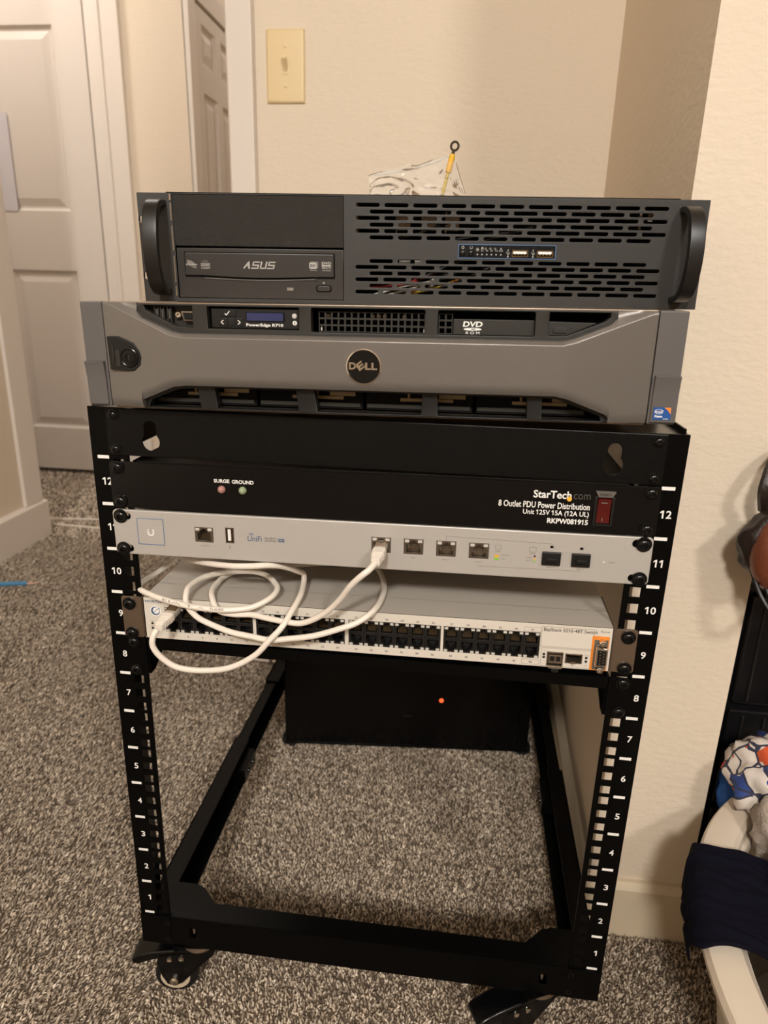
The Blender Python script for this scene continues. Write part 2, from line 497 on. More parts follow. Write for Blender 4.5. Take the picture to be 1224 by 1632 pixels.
# ------------------------------------------------------------------ carpet pile
def carpet():
    def region(x0, x1, y0, y1, sp, keep):
        nx, ny = int((x1 - x0) / sp), int((y1 - y0) / sp)
        gx, gy = np.meshgrid(np.arange(nx), np.arange(ny)); p = np.stack([gx.ravel(), gy.ravel()], 1).astype(float)
        p += rng.uniform(-.5, .5, p.shape); p = p * sp + (x0, y0)
        return p[keep(p)], sp
    near = lambda p: (p[:, 1] < 775) & ~((p[:, 0] > 258) & (p[:, 1] > 159)) & (p[:, 0] > -1240)
    R = [region(-820, 560, -190, 760, 3.35, near),
         region(-1258, 950, -1000, -190, 6.6, lambda p: p[:, 1] < 0), region(560, 950, -190, 640, 6.6, lambda p: (p[:, 1] < 225) | (p[:, 0] > 720)), region(-1258, -820, -190, 120, 5.4, lambda p: p[:, 0] < 0),
         region(-1258, -820, 120, 1420, 4.3, lambda p: p[:, 1] > 0), region(-820, -330, 760, 1420, 4.6, lambda p: ~((p[:, 0] > -395) & (p[:, 1] < 905))),
         region(-2250, -360, 1420, 2330, 8.0, lambda p: ~((p[:, 1] < 1475) & (p[:, 0] < -1245)) & ~((p[:, 1] > 2120) & (p[:, 0] > -1370)))]
    Vs, Cs, Fs, n0 = [], [], [], 0
    pal = np.array([lin(c) for c in ((108, 97, 84), (156, 141, 124), (190, 174, 155), (216, 200, 181), (236, 222, 204))])
    for p, sp in R:
        n = len(p); k = sp / 4.0
        th = rng.uniform(0, 2 * np.pi, n); lean = rng.uniform(1.5, 5.0, n) * k; la = rng.uniform(0, 2 * np.pi, n)
        lay = (p[:, 0] < -255) & (p[:, 1] < 1420)
        la = np.where(lay, rng.normal(.25, .55, n), la); lean = np.where(lay, lean * 1.9, lean)
        h = rng.uniform(4.2, 7.6, n) * k ** .6; rad = rng.uniform(1.3, 2.1, n) * k
        V = np.zeros((n, 7, 3))
        for lev, (zf, rf, lf) in enumerate(((0, 1., 0), (.62, 1.05, .45))):
            for j in range(3):
                a = th + j * 2.094
                V[:, lev * 3 + j, 0] = p[:, 0] + rad * rf * np.cos(a) + lean * lf * np.cos(la)
                V[:, lev * 3 + j, 1] = p[:, 1] + rad * rf * np.sin(a) + lean * lf * np.sin(la)
                V[:, lev * 3 + j, 2] = h * zf
        V[:, 6, 0] = p[:, 0] + lean * np.cos(la); V[:, 6, 1] = p[:, 1] + lean * np.sin(la); V[:, 6, 2] = h
        f = np.array([(0, 1, 4), (0, 4, 3), (1, 2, 5), (1, 5, 4), (2, 0, 3), (2, 3, 5), (3, 4, 6), (4, 5, 6), (5, 3, 6)])
        Fs.append((f[None] + (np.arange(n) * 7 + n0)[:, None, None]).reshape(-1, 3)); n0 += n * 7
        # clumps: neighbouring tufts tend to share a tone
        wob = np.array([noise.noise(Vector((a / 9, b / 9, 0))) for a, b in p]); wob = np.clip(.5 + .9 * wob, 0, 1)
        q = .62 * rng.random(n) + .38 * wob
        idx = np.digitize(q, (.27, .46, .66, .84))
        c = pal[idx] * rng.uniform(.8, 1.2, (n, 1)); Cs.append(np.repeat(c, 7, 0)); Vs.append(V.reshape(-1, 3))
    V = np.concatenate(Vs) * S; F = np.concatenate(Fs); Cc = np.concatenate(Cs)
    me = bpy.data.meshes.new('carpet_pile'); me.vertices.add(len(V)); me.vertices.foreach_set('co', V.ravel())
    me.loops.add(F.size); me.loops.foreach_set('vertex_index', F.ravel().astype(np.int32))
    me.polygons.add(len(F)); me.polygons.foreach_set('loop_start', (np.arange(len(F)) * 3).astype(np.int32))
    me.polygons.foreach_set('use_smooth', np.ones(len(F), bool))
    me.update(calc_edges=True)
    at = me.color_attributes.new('tone', 'FLOAT_COLOR', 'POINT')
    at.data.foreach_set('color', np.concatenate([Cc, np.ones((len(Cc), 1))], 1).ravel().astype(np.float32))
    m = bpy.data.materials.new('carpet_tufts'); m.use_nodes = True; b = m.node_tree.nodes['Principled BSDF']
    a = m.node_tree.nodes.new('ShaderNodeVertexColor'); a.layer_name = 'tone'
    m.node_tree.links.new(a.outputs['Color'], b.inputs['Base Color'])
    b.inputs['Roughness'].default_value = .95; b.inputs['Specular IOR Level'].default_value = .12
    o = link('carpet_pile', me, m)
    tag(o, 'speckled brown and beige cut-pile carpet covering the whole floor', 'carpet', kind='stuff')


carpet()

# ------------------------------------------------------------------ the rack frame
U = 44.45; Z1 = 128.0
rack = thing('server_rack', 'black open-frame equipment rack on casters with numbered posts', 'rack')
holes_z = [Z1 + k * U + d for k in range(12) for d in (6.35, 22.225, 38.1)]


def sq(cx, cz, r=4.75): return rect(cx - r, cx + r, cz - r, cz + r)


for s in (-1, 1):
    holes = [sq(s * 232.6, z) for z in holes_z]
    x0, x1 = sorted((s * 257.5, s * 222.5))
    p = plate('front_post', rect(x0, x1, 84, 707), holes, 2.0, M['black'], rack, 0, bevel=.3)
    mb = MB(); a, b = sorted((s * 257.5, s * 255.5)); mb.box(a, b, 2, 48, 84, 706)
    mb.build('post_flange', M['black'], p)
    for k in range(13):
        flat([rect(s * 246.7 - 5.4, s * 246.7 + 5.4, Z1 + k * U - 1.5, Z1 + k * U + 1.5)], M['white'], p, -.14, 'unit_mark')
    for k in range(12):
        n = str(k + 1); cz = Z1 + (k + .5) * U - .4; cx = -245.0 if s < 0 else 247.8; wd = {1: 4.4, 2: 9.4}[len(n)] if n != '1' else 3.0
        if n == '11': wd = 7.8
        text([(n, cx - wd / 2, cx + wd / 2, cz - 3.5, cz + 3.5, .018)], M['white'], p, -.16, 'unit_number')
    # rear post
    r = plate('rear_post', rect(x0, x1, 84, 707), holes[::2], 2.0, M['black'], rack, 740, bevel=.3)
    mb = MB(); mb.box(a, b, 694, 740, 84, 706); mb.build('post_flange', M['black'], r)
    # lower side rail: channel with flanges, a sliding rear length and a clamp block
    o1, o2, i1 = s * 255, s * 253, s * 233
    def X(*v): return sorted(v)
    mb = MB(); mb.box(*X(o1, o2), 4, 330, 86, 123).box(*X(o1, i1), 4, 330, 121.2, 123).box(*X(o1, s * 224), 4, 330, 86, 88)
    rail = mb.build('side_rail', M['black'], rack, bevel=.4)
    mb = MB(); mb.box(*X(s * 252.6, s * 250.8), 300, 738, 88.5, 120.8).box(*X(s * 252.6, s * 236), 300, 738, 119, 120.8).box(*X(s * 252.6, s * 228), 300, 738, 88.5, 90)
    mb.build('rail_extension', M['black'], rail, bevel=.3)
    mb = MB(); mb.box(*X(s * 250, s * 221), 268, 322, 90, 112); mb.build('clamp_block', M['black'], rail, bevel=1)
    for yy in (285, 305):
        mb = MB(); mb.lathe([(3.2, 0), (3.0, 1.6), (1.6, 2.4), (0, 2.4)], (s * 221, yy, 101), (-s, 0, 0), 12); mb.build('rail_bolt', M['blackgloss'], rail)
    for yy in (24, 44):
        mb = MB(); mb.lathe([(3.2, 0), (3.0, 1.6), (1.6, 2.4), (0, 2.4)], (s * 252.9, yy, 104), (-s, 0, 0), 12); mb.build('rail_bolt', M['chrome'], rail)
    mb = MB(); mb.box(*X(s * 255.4, s * 252), 500, 738, 84, 123.6).box(*X(s * 255.4, s * 231), 500, 738, 121.5, 123.6); mb.build('rail_sleeve', M['black'], rail, bevel=.3)
    # upper side rail
    mb = MB(); mb.box(*X(o1, o2), 4, 738, 655, 711).box(*X(o1, i1), 4, 738, 704.2, 706); mb.build('top_rail', M['black'], rack, bevel=.4)
    # gusset on the bottom bar
    g = [(s * 250, 4), (s * 166, 4), (s * 166, 12), (s * 198, 44), (s * 210, 48), (s * 250, 48)]
    mb = MB(); mb.prism(g, 122.4, 124.4, 'z'); mb.build('corner_gusset', M['black'], rack, bevel=.4)
    for zz in (700.5, 669.5):
        screw(rack, s * 233.2, zz, -1.7, 'frame_screw', 5.2)
    for zz in (701, 672):
        mb = MB(); mb.lathe([(5.6, 0), (5.4, 1.2), (4, 3), (0, 3.3)], (s * 257.4, 20, zz), (s, 0, 0), 16); mb.build('frame_screw', M['blackgloss'], rack)
    for zz in (116, 92):
        mb = MB(); mb.lathe([(3.6, -1), (3.4, .2), (1.8, .5), (1.6, -.6), (0, -.6)], (s * 226, -1.7, zz), (0, -1, 0), 14); mb.build('frame_screw', M['blackgloss'], rack)


def keyhole(cx, ztop, zc):
    o = []
    for i in range(9):
        t = math.pi * i / 8; o.append((cx + 5.6 * math.cos(t), ztop - 5.6 + 5.6 * math.sin(t)))
    a0 = math.radians(135)
    for i in range(17):
        t = a0 + (2 * math.pi - 2 * (a0 - math.pi / 2)) * i / 16; o.append((cx + 7.9 * math.cos(t), zc + 7.9 * math.sin(t)))
    return o


tb = plate('top_bar', rrect(-240.5, 240.5, 664, 706.6, 1), [keyhole(-199.8, 696.5, 677.5), keyhole(199.6, 697.5, 679)], 1.6, M['blackpanel'], rack, -1.6, bevel=.7)
MB().box(-222, 222, 0, 44, 704.8, 706.6).build('top_flange', M['black'], tb)
MB().box(-257.3, -222, 0.2, 60, 704.9, 706.7).box(222, 257.3, .2, 60, 704.9, 706.7).build('corner_plate', M['blackgloss'], rack, bevel=.3)
MB().box(-222, 222, 734, 742, 664, 706).build('rear_top_bar', M['black'], rack)
bb = plate('bottom_bar', rect(-222.4, 222.4, 84, 125), [rrect(s * 197 - 4, s * 197 + 4, 97, 113, 3.9) for s in (-1, 1)] , 1.8, M['black'], rack, -1.8, bevel=.8)
MB().box(-222.3, 222.3, 0, 24, 123.2, 125).box(-222.3, 222.3, 0, 24, 84, 85.6).build('bar_flange', M['black'], bb, bevel=.2)
for s in (-1, 1):
    MB().box(*sorted((s * 257.5, s * 222.4)), -1.8, 0, 84, 125).build('bar_end', M['black'], bb, bevel=.2)
    mb = MB(); mb.cyl((s * 197, 6, 88), (s * 197, 6, 108), 4.2); mb.build('caster_stem_nut', M['chrome'], rack)
MB().box(-222, 222, 738, 740, 84, 125).box(-222, 222, 716, 738, 123.2, 125).build('rear_bottom_bar', M['black'], rack, bevel=.3)


def caster(x, y, ang, brake=True):
    """swivel caster; local +x points from the pivot to the wheel"""
    c = bpy.data.objects.new('caster', None); C.objects.link(c); c.parent = rack; c.location = (x * S, y * S, 0); c.rotation_euler = (0, 0, math.radians(ang))
    MB().box(-26, 26, -22, 22, 81.5, 84).build('mount_plate', M['black'], c, bevel=1)
    mb = MB(); mb.lathe([(13, 0), (20, -3), (21.5, -7), (19, -11), (13, -12)], (0, 0, 82), (0, 0, 1), 28); mb.build('bearing_race', M['steel'], c)
    mb = MB()
    for q in (-1, 1):
        yz = [(-20, 70), (-18, 64), (2, 42), (20, 20), (30, 14), (39, 17), (45, 30), (50, 50), (46, 64), (18, 71)]
        mb.prism(yz, *sorted((q * 15, q * 12.6)), ax='y')
    mb.prism([(-20, 71), (-19, 67.5), (20, 68.5), (34, 62), (36, 65), (20, 72)], -15, 15, 'y')
    mb.build('fork', M['blackgloss'], c, bevel=1.2)
    wx, wz = 30, 25
    mb = MB(); mb.lathe([(9, -11), (21, -11), (24, -9.5), (25, -6), (25, 6), (24, 9.5), (21, 11), (9, 11)], (wx, 0, wz), (0, 1, 0), 36)
    wl = mb.build('wheel', M['rubber'], c)
    for q in (-1, 1):
        mb = MB(); mb.lathe([(12.5, 0), (12.5, 1.0), (17.5, 1.0), (17.5, 0), (12.5, 0)], (wx, q * 11, wz), (0, q, 0), 32, closed=False); mb.build('hub_ring', M['creampl'], wl)
    mb = MB(); mb.lathe([(5.2, 0), (5.2, 3), (3, 4.6), (0, 4.8)], (wx, 15, wz), (0, 1, 0), 16); mb.lathe([(5.2, 0), (5.2, 3), (3, 4.6), (0, 4.8)], (wx, -15, wz), (0, -1, 0), 16)
    mb.build('axle_bolt', M['chrome'], c)
    if brake:
        mb = MB(); pr = [(6, 70), (34, 69), (56, 66), (72, 61), (80, 54), (78, 48), (71, 47), (60, 52), (44, 57), (20, 61), (4, 63)]
        mb.prism(pr, -15, 15, 'y'); mb.build('brake_pedal', M['blackgloss'], c, bevel=5, seg=4)
        for q in (-1, 1):
            mb = MB()
            for px in (20, 34):
                mb.lathe([(3.4, 0), (3.2, 1.2), (1.8, 1.6), (1.6, .6), (0, .6)], (px, q * 15.2, 58 - (px - 20) * .1), (0, q, 0), 14)
            mb.build('brake_rivet', M['chrome'], c)
    return c


caster(-197, 20, 187); caster(197, 20, 205)
caster(-205, 700, 150); caster(205, 700, 40)


def device(name, label, cat, x, y, z, yaw, roll): return thing(name, label, cat, (x, y, z), (0, roll, yaw))


# ------------------------------------------------------------------ power strip (unit 12)
pdu = device('power_distribution_unit', 'black rack power strip with red rocker switch, above the silver network gateway', 'power strip', 0.4, -1.95, 617.0, 0, -.5)
eh = [rrect(s * 233.2 - 5.5, s * 233.2 + 5.5, z - 3.4, z + 3.4, 3.3) for s in (-1, 1) for z in (37.7, 6)]
plate('front_panel', rrect(-241.3, 241.3, 0, 43.5, 3), eh + [rect(189.8, 203.2, 9.2, 32.6)], 1.8, M['blackgloss'], pdu, -.0, bevel=.3)
MB().box(-219, 219, 2, 140, 1, 44.6, skip='f').box(-214, 214, -.1, 2, 42.6, 44.8).build('body', M['blackpanel'], pdu, bevel=.3)
text([('StarTech', 137.2, 168.8, 29.4, 36.2, .022), ('8 Outlet PDU Power Distribution', 108.4, 184.7, 20.4, 26.0, .014),
      ('Unit 125V 15A (12A UL)', 129.6, 184.6, 13.2, 18.9, .014), ('RKPW081915', 150.5, 184.6, 7.1, 11.9, .03)], M['white'], pdu, -.2)
text([('com', 170.6, 184.5, 29.6, 34.4, .0)], M['darkprint'], pdu, -.2)
flat([circ(167.2, 29.6, 2.1)], M['yellow'], pdu, -.32)
text([('SURGE', -143.6, -129.2, 28.2, 31.6, .03), ('GROUND', -127.0, -107.0, 28.0, 31.5, .03)], M['white'], pdu, -.2)
for x, m in ((-136.8, 'ledred'), (-117.4, 'ledgreen')):
    mb = MB(); mb.lathe([(3.6, 0), (3.6, -1), (2.9, -2.6), (1.6, -3.6), (0, -3.9)], (x, 0, 22), (0, 1, 0), 20); mb.build('indicator_light', M[m], pdu)
sw = MB().box(188.2, 204.2, -1.4, 0, 7.2, 9.4).box(188.2, 204.2, -1.4, 0, 32.2, 33.4).box(188.2, 190.4, -1.4, 0, 9.4, 32.2).box(202.2, 204.2, -1.4, 0, 9.4, 32.2).build('switch_frame', M['blackplastic'], pdu, bevel=.4)
mb = MB(); mb.prism([(-2.8, 31.8), (-.2, 22), (-1.2, 9.8), (6, 9.8), (6, 31.8)], 190.8, 201.8, 'x'); rk = mb.build('rocker', M['rocker'], sw, bevel=.6)
flat([rect(193.5, 198.6, 27.8, 28.5), rect(195, 195.6, 12, 15)], M['greyprint'], sw, -2.3)
mb = MB(); mb.prism([(190.6, 33.2), (202.0, 33.2), (204.6, 38.2), (187.8, 38.2)], -3.2, 0); mb.build('breaker_guard', M['greybox'], sw, bevel=.4)
text([('RESET', 191.5, 201, 34.6, 36.8, .0)], M['blackplastic'], sw, -3.4)
for s in (-1, 1):
    for z in (37.7, 6): screw(pdu, s * 233.3, z, -.2, r=6.4)

# ------------------------------------------------------------------ ethernet ports
_port = {}


def jack_outline(x0, x1, z0, z1, flip):
    w_, h_ = x1 - x0, z1 - z0
    p = [(.13, .10), (.87, .10), (.87, .66), (.74, .66), (.74, .80), (.62, .80), (.62, .92), (.38, .92), (.38, .80), (.26, .80), (.26, .66), (.13, .66)]
    if flip: p = [(a, 1 - b) for a, b in p][::-1]
    return [(x0 + a * w_, z0 + b * h_) for a, b in p]


def jack(parent, x, z, w_, h_, flip, rm, pipes, y=0.):
    key = (w_, h_, flip, rm)
    if key not in _port:
        k = jack_outline(0, w_, 0, h_, flip)
        bm = plate_mesh('p', rect(0, w_, 0, h_), [k], .8, -.4)
        a = [bm.verts.new((q[0] * S, .4 * S, q[1] * S)) for q in k]; b = [bm.verts.new((q[0] * S, 11 * S, q[1] * S)) for q in k]
        for i in range(len(k)): bm.faces.new((a[i], a[(i + 1) % len(k)], b[(i + 1) % len(k)], b[i]))
        bm.faces.new(b)
        o = finish(bm, 'ethernet_port', M[rm], None, smooth=False)
        mb = MB()
        for i in range(8):
            cx = w_ * (.24 + .52 * i / 7); zb, zt = (h_ * .12, h_ * .5) if not flip else (h_ * .5, h_ * .88)
            mb.prism([(3.2, zb), (3.6, zb), (9.5, zt), (9.1, zt)] if not flip else [(3.2, zt), (3.6, zt), (9.5, zb), (9.1, zb)], cx - .25, cx + .25, 'x')
        c = mb.build('contacts', M['gold'], None, smooth=False)
        mb = MB(); zz = (h_ * .80, h_ * .97) if not flip else (h_ * .03, h_ * .20)
        mb.box(w_ * .05, w_ * .27, -1.0, 0, *zz).box(w_ * .73, w_ * .95, -1.0, 0, *zz); l = mb.build('light_pipes', M['lens'], None, smooth=False)
        _port[key] = [q.data for q in (o, c, l)]
        for q in (o, c, l): bpy.data.objects.remove(q)
    o = link('ethernet_port', _port[key][0], None, parent, (x, y, z)); link('contacts', _port[key][1], None, o)
    if pipes: link('light_pipes', _port[key][2], None, o)
    return o


# ------------------------------------------------------------------ silver gateway (unit 11)
gw = device('network_gateway', 'silver network gateway between the black power strip and the pale grey switch', 'gateway', 0, -3.4, 572.3, 0, -.65)
jk = [(-163.2, 16.2), (0.3, 16.2), (29.2, 16.2), (58.0, 16.0), (86.7, 15.8)]
hol = [rrect(s * 231.5 - 7.5, s * 231.5 + 7.5, z - 3.6, z + 3.6, 3.5) for s in (-1, 1) for z in (37.3, 5.6)]
hol += [rect(x, x + 17, z, z + 14) for x, z in jk] + [rect(-134.2, -126.6, 16.8, 31.2), rect(150, 165.6, 14, 25.5), rect(175.2, 190.5, 14, 25.5), rect(156.2, 158.8, 28.6, 31), rect(181.4, 184, 28.6, 31)]
plate('faceplate', rrect(-241.3, 241.3, 0, 43.5, 4), hol, 3.2, M['silver'], gw, 0, bevel=.8)
MB().box(-220, 220, 2.6, 285, .8, 42.8, skip='f').build('body', M['shell'], gw, bevel=.5)
MB().box(-218, 218, 14, 15, 2, 42).build('circuit_bay', M['deep'], gw)
for i, (x, z) in enumerate(jk): jack(gw, x, z, 17, 14, False, 'portmetal', True, .4)
mb = MB()
for p in ((-134.2, -133.5, 16.8, 31.2), (-127.3, -126.6, 16.8, 31.2), (-134.2, -126.6, 16.8, 17.5), (-134.2, -126.6, 30.5, 31.2)): mb.box(p[0], p[1], -.2, 12, p[2], p[3])
u = mb.build('usb_port', M['steel'], gw)
MB().box(-132.4, -129.6, 1, 11, 18.6, 29.6).build('tongue', M['white'], u)
MB().box(-129.5, -128.9, 1.4, 10, 19.4, 20.8).box(-129.5, -128.9, 1.4, 10, 22, 23.4).box(-129.5, -128.9, 1.4, 10, 24.8, 26.2).box(-129.5, -128.9, 1.4, 10, 27.4, 28.8).build('contacts', M['gold'], u)
for x0, x1, xc in ((149.6, 165.6, 157.4), (174.8, 190.6, 182.6)):
    c = MB().box(x0, x1, -2.4, 6, 13.8, 25.6).build('module_cover', M['blackplastic'], gw, bevel=.7)
    MB().prism([(x0 + 3.6, 18.0), (x1 - 3.6, 18.0), (x1 - 3.6, 21.4), (x0 + 3.6, 21.4)], -5.4, -2.2).build('grip', M['blackplastic'], c, bevel=.6)
bdg = MB().box(-217.8, -193.2, -.5, 1, 11.1, 35.8).build('logo_badge', M['silver'], gw, bevel=.4)
flat(frame_lines(-218.2, -192.8, 10.7, 36.2, .5), M['blueline'], bdg, -.6)
mb = []
for i in range(13):
    t0 = math.pi + math.pi * i / 12; t1 = math.pi + math.pi * (i + 1) / 12
    if i < 12: mb.append([(-205.5 + 3.2 * math.cos(t0), 22.6 + 3.2 * math.sin(t0)), (-205.5 + 3.2 * math.cos(t1), 22.6 + 3.2 * math.sin(t1)), (-205.5 + 1.9 * math.cos(t1), 22.6 + 1.9 * math.sin(t1)), (-205.5 + 1.9 * math.cos(t0), 22.6 + 1.9 * math.sin(t0))])
mb += [rect(-208.7, -207.4, 22.6, 24.2), rect(-203.6, -202.3, 22.6, 26), rect(-208.7, -208.0, 24.6, 25.6), rect(-207.8, -207.1, 25, 26)]
flat(mb, M['white'], bdg, -.68)
text([('UniFi', -113.6, -100.4, 19.6, 25.0, 0, .1)], M['blueprint'], gw, -.15)
text([('SECURITY', -97.6, -86.2, 22.6, 24.2, .01), ('GATEWAY', -97.6, -86.2, 20.2, 21.8, .01)], M['darkprint'], gw, -.15)
flat([rrect(-85.0, -79.4, 20.4, 23.6, .5)] + [[(-110 + r * math.cos(t), 23.2 + r * math.sin(t)) for t in (1.0, 1.5, 2.1)] + [(-110 + (r - .5) * math.cos(t), 23.2 + (r - .5) * math.sin(t)) for t in (2.1, 1.5, 1.0)] for r in (3.2, 4.4)], M['blueprint'], gw, -.15)
text([('PRO', -84.2, -80.2, 21.1, 22.9, .02)], M['silver'], gw, -.3)
text([('CONSOLE', -158.6, -150, 12.2, 13.4), ('LAN', 35.5, 39.6, 12.4, 13.6), ('WAN 1', 63, 69.6, 12.2, 13.4), ('WAN 2', 92, 98.6, 12.0, 13.2), ('SFP 1', 154.6, 160.8, 10.8, 12), ('SFP 2', 179.6, 186, 10.6, 11.8), ('RESET', 206.4, 212, 18.4, 19.8)], M['greyprint'], gw, -.15)
flat([line(-130.6, 10.4, -130.6, 14, .25), line(-130.6, 11.2, -129.6, 12.6, .25), line(-130.6, 11.8, -131.6, 13, .25), circ(-130.6, 14, .5, 8), line(66.5, 30.6, 66.5, 35, .25), line(66.5, 35, 157.5, 33.2, .25), line(157.5, 33.2, 157.5, 31.4, .25),
      line(95, 10.4, 95, 8.6, .25), line(95, 8.6, 182.6, 9.4, .25), line(182.6, 9.4, 182.6, 10.6, .25)] + frame_lines(109.4, 114.6, 25.6, 29.4, .25) + frame_lines(138.4, 144.4, 24.6, 29.2, .25), M['greyprint'], gw, -.15)
text([('1000', 109.2, 114, 23, 24.4), ('10/100', 114.6, 121.6, 19.6, 20.8), ('ACT', 114.6, 118.6, 16.2, 17.4), ('SFP', 139, 143.6, 22.6, 24), ('LINK', 136, 141, 18.8, 20), ('ACT', 136.4, 141, 16, 17.2)], M['greyprint'], gw, -.15)
flat([rect(108.8, 112.8, 18.2, 20.2)], M['amber'], gw, -.16); flat([rect(108.8, 112.8, 15.4, 17.4), rect(142.6, 144.2, 15.2, 16.8)], M['green'], gw, -.16)
flat([rect(142.6, 144.2, 17.6, 19)], M['yellow'], gw, -.16); flat([rect(142.8, 144.4, 20.2, 21.8)], M['rocker'], gw, -.16)
flat([circ(202.2, 19.2, .7, 10)], M['white'], gw, -.16)
for s in (-1, 1):
    for z in (37.5, 5.6): screw(gw, s * 233.2, z, -.4, r=6.6)

# ------------------------------------------------------------------ 48-port switch (unit 9)
sx = device('network_switch', 'pale grey 48-port network switch with steel ears and an orange-edged serial port', 'switch', -.6, -2.2, 484.4, 0, -.7)
blocks = [(-198.4, -111.4), (-108.2, -22.8), (-19.2, 66.8), (69.4, 156.6)]
hol = [rect(a, b, 8.6, 34.6) for a, b in blocks] + [rect(164, 178.4, 2.6, 16.4), rect(180.4, 195.4, 6.4, 15.6)]
plate('faceplate', rect(-218.6, 219.4, .6, 43.4), hol, 1.2, M['face'], sx, 0, bevel=.3)
MB().box(-219, 219.8, 1.1, 34, 0, 43.7, skip='fb').box(-219, 219.8, 34.6, 390, 0, 43.7, skip='f').box(-218, 218.8, 30, 36, .3, 43.2, skip='fb').build('body', M['shell'], sx, bevel=.3)
MB().box(-216, 216, 13, 14, 2, 42).build('circuit_bay', M['deep'], sx)
for a, b in blocks:
    p = (b - a) / 6
    for i in range(6):
        for row, flip in ((0, False), (1, True)):
            jack(sx, a + i * p + .1, (21.8 if row == 0 else 8.7), round(p - .2, 2), 12.7, flip, 'portblack', True, .5)
nums = []
for b_, (a, b) in enumerate(blocks):
    p = (b - a) / 6
    for i in range(6):
        n = b_ * 12 + i * 2 + 1; cx = a + (i + .5) * p
        for q, z in ((n, 37.2), (n + 1, 4.6)):
            wd = 1.3 if q < 10 else 2.8; nums.append((str(q), cx - wd / 2, cx + wd / 2, z - 1, z + 1, .01))
text(nums, M['darkprint'], sx, -.15, 'port_numbers')['kind'] = 'stuff'
text([('BayStack 5510-48T Switch', 159.2, 206.4, 36.0, 40.4, .012)], M['darkprint'], sx, -.15)
text([('NORTEL', -217.2, -199.8, 38.6, 41.2, .02)], M['blueprint'], sx, -.15)
flat(frame_lines(157.4, 203.4, 21.2, 41.4, .25) + frame_lines(158.6, 203, 1.6, 20.2, .25) + frame_lines(141.8, 157.2, 35.4, 39.8, .2) + frame_lines(141.8, 157.2, 2.2, 7.4, .2), M['greyprint'], sx, -.14)
text([('Pwr', -213.4, -209.6, 18.4, 19.6), ('RPSU', -213.4, -208.8, 13.4, 14.4), ('47', 160.4, 162.6, 16.6, 17.8), ('48', 185.6, 188.4, 3.2, 5), ('Link', 197.4, 201.4, 14.6, 15.6), ('Act', 197.4, 200.4, 4.4, 5.4), ('Base', 209, 217, 39, 41)], M['greyprint'], sx, -.15)
flat([circ(-207.2, 30, 5.6, 28)], M['white'], sx, -.2)
arc = []
for i in range(14):
    t0, t1 = [math.radians(60 + 280 * (i + k) / 14) for k in (0, 1)]
    wv = [.3 + 1.5 * math.sin(math.pi * (i + k) / 14) for k in (0, 1)]
    arc.append([(-207.2 + 4.6 * math.cos(t0), 30 + 4.6 * math.sin(t0)), (-207.2 + 4.6 * math.cos(t1), 30 + 4.6 * math.sin(t1)), (-207.2 + (4.6 - wv[1]) * math.cos(t1), 30 + (4.6 - wv[1]) * math.sin(t1)), (-207.2 + (4.6 - wv[0]) * math.cos(t0), 30 + (4.6 - wv[0]) * math.sin(t0))])
flat(arc + [line(-209.6, 28, -203.4, 33.6, .5), line(-203.4, 33.6, -203.6, 28.6, .6), line(-203.6, 28.6, -206.4, 27, .5)], M['blueprint'], sx, -.32)
for x, z in ((-211.6, 16.6), (-211.8, 11.6), (-207.2, 16.8), (-207.2, 11.6), (161.2, 13.6), (161.2, 10.6), (199, 12.6), (199, 9)):
    mb = MB(); mb.lathe([(1.25, 0), (1.2, -.4), (.6, -.9), (0, -1)], (x, 0, z), (0, 1, 0), 12); mb.build('status_light', M['blackplastic'], sx)
# optics cages
cg = MB().box(164, 178.4, -1.2, 20, 15.6, 16.4).box(164, 164.8, -1.2, 20, 2.6, 16.4).box(177.6, 178.4, -1.2, 20, 2.6, 16.4).box(164, 178.4, -1.2, 20, 2.6, 3.4).build('module_cage', M['steel'], sx)
tr = MB().box(165.2, 177.2, -2.4, 18, 5.6, 14.4).build('transceiver', M['steel'], cg, bevel=.6)
MB().box(166.6, 170.4, -2.8, -2.2, 8.6, 13.2).box(172.0, 175.8, -2.8, -2.2, 8.6, 13.2).build('fibre_port', M['blackplastic'], cg)
MB().box(165, 166, -5.5, 0, 3.2, 4.4).box(176.4, 177.4, -5.5, 0, 3.2, 4.4).box(165, 177.4, -6, -5, 2.6, 4.8).build('bail_latch', M['chrome'], cg, bevel=.3)
MB().box(168, 174.6, -7, -1, -.8, 2.6).build('pull_tab', M['blackplastic'], cg, bevel=.4)
c2 = MB().box(180.4, 195.4, -.8, 20, 14.8, 15.6).box(180.4, 181.2, -.8, 20, 6.4, 15.6).box(194.6, 195.4, -.8, 20, 6.4, 15.6).box(180.4, 195.4, -.8, 20, 6.4, 7.2).box(185, 190, -1.4, .5, 6.2, 8.2).build('module_cage', M['steel'], sx)
# serial port with its orange border and a jack-screw plate
flat([rrect(202.4, 217.4, .8, 35.2, 1)], M['orange'], sx, -.16, 'orange_border'); flat([rect(204.6, 216.6, 1.6, 31.6)], M['greybox'], sx, -.3, 'port_recess')
db = MB().prism([(205.6, 26.4), (216.2, 25.4), (216.2, 8), (205.6, 7)][::-1], -6.2, 0).build('serial_port', M['chrome'], sx, bevel=.8)
MB().prism([(207.2, 24.6), (214.8, 23.8), (214.8, 9.6), (207.2, 8.8)][::-1], -6.5, -6.0).build('insert', M['blackplastic'], db)
mb = MB()
for i in range(5): mb.lathe([(.7, 0), (.6, -.6), (0, -.8)], (209.4, -6.5, 11 + i * 2.9), (0, 1, 0), 8)
for i in range(4): mb.lathe([(.7, 0), (.6, -.6), (0, -.8)], (212.6, -6.5, 12.4 + i * 2.9), (0, 1, 0), 8)
mb.build('pins', M['steel'], db)
mb = MB()
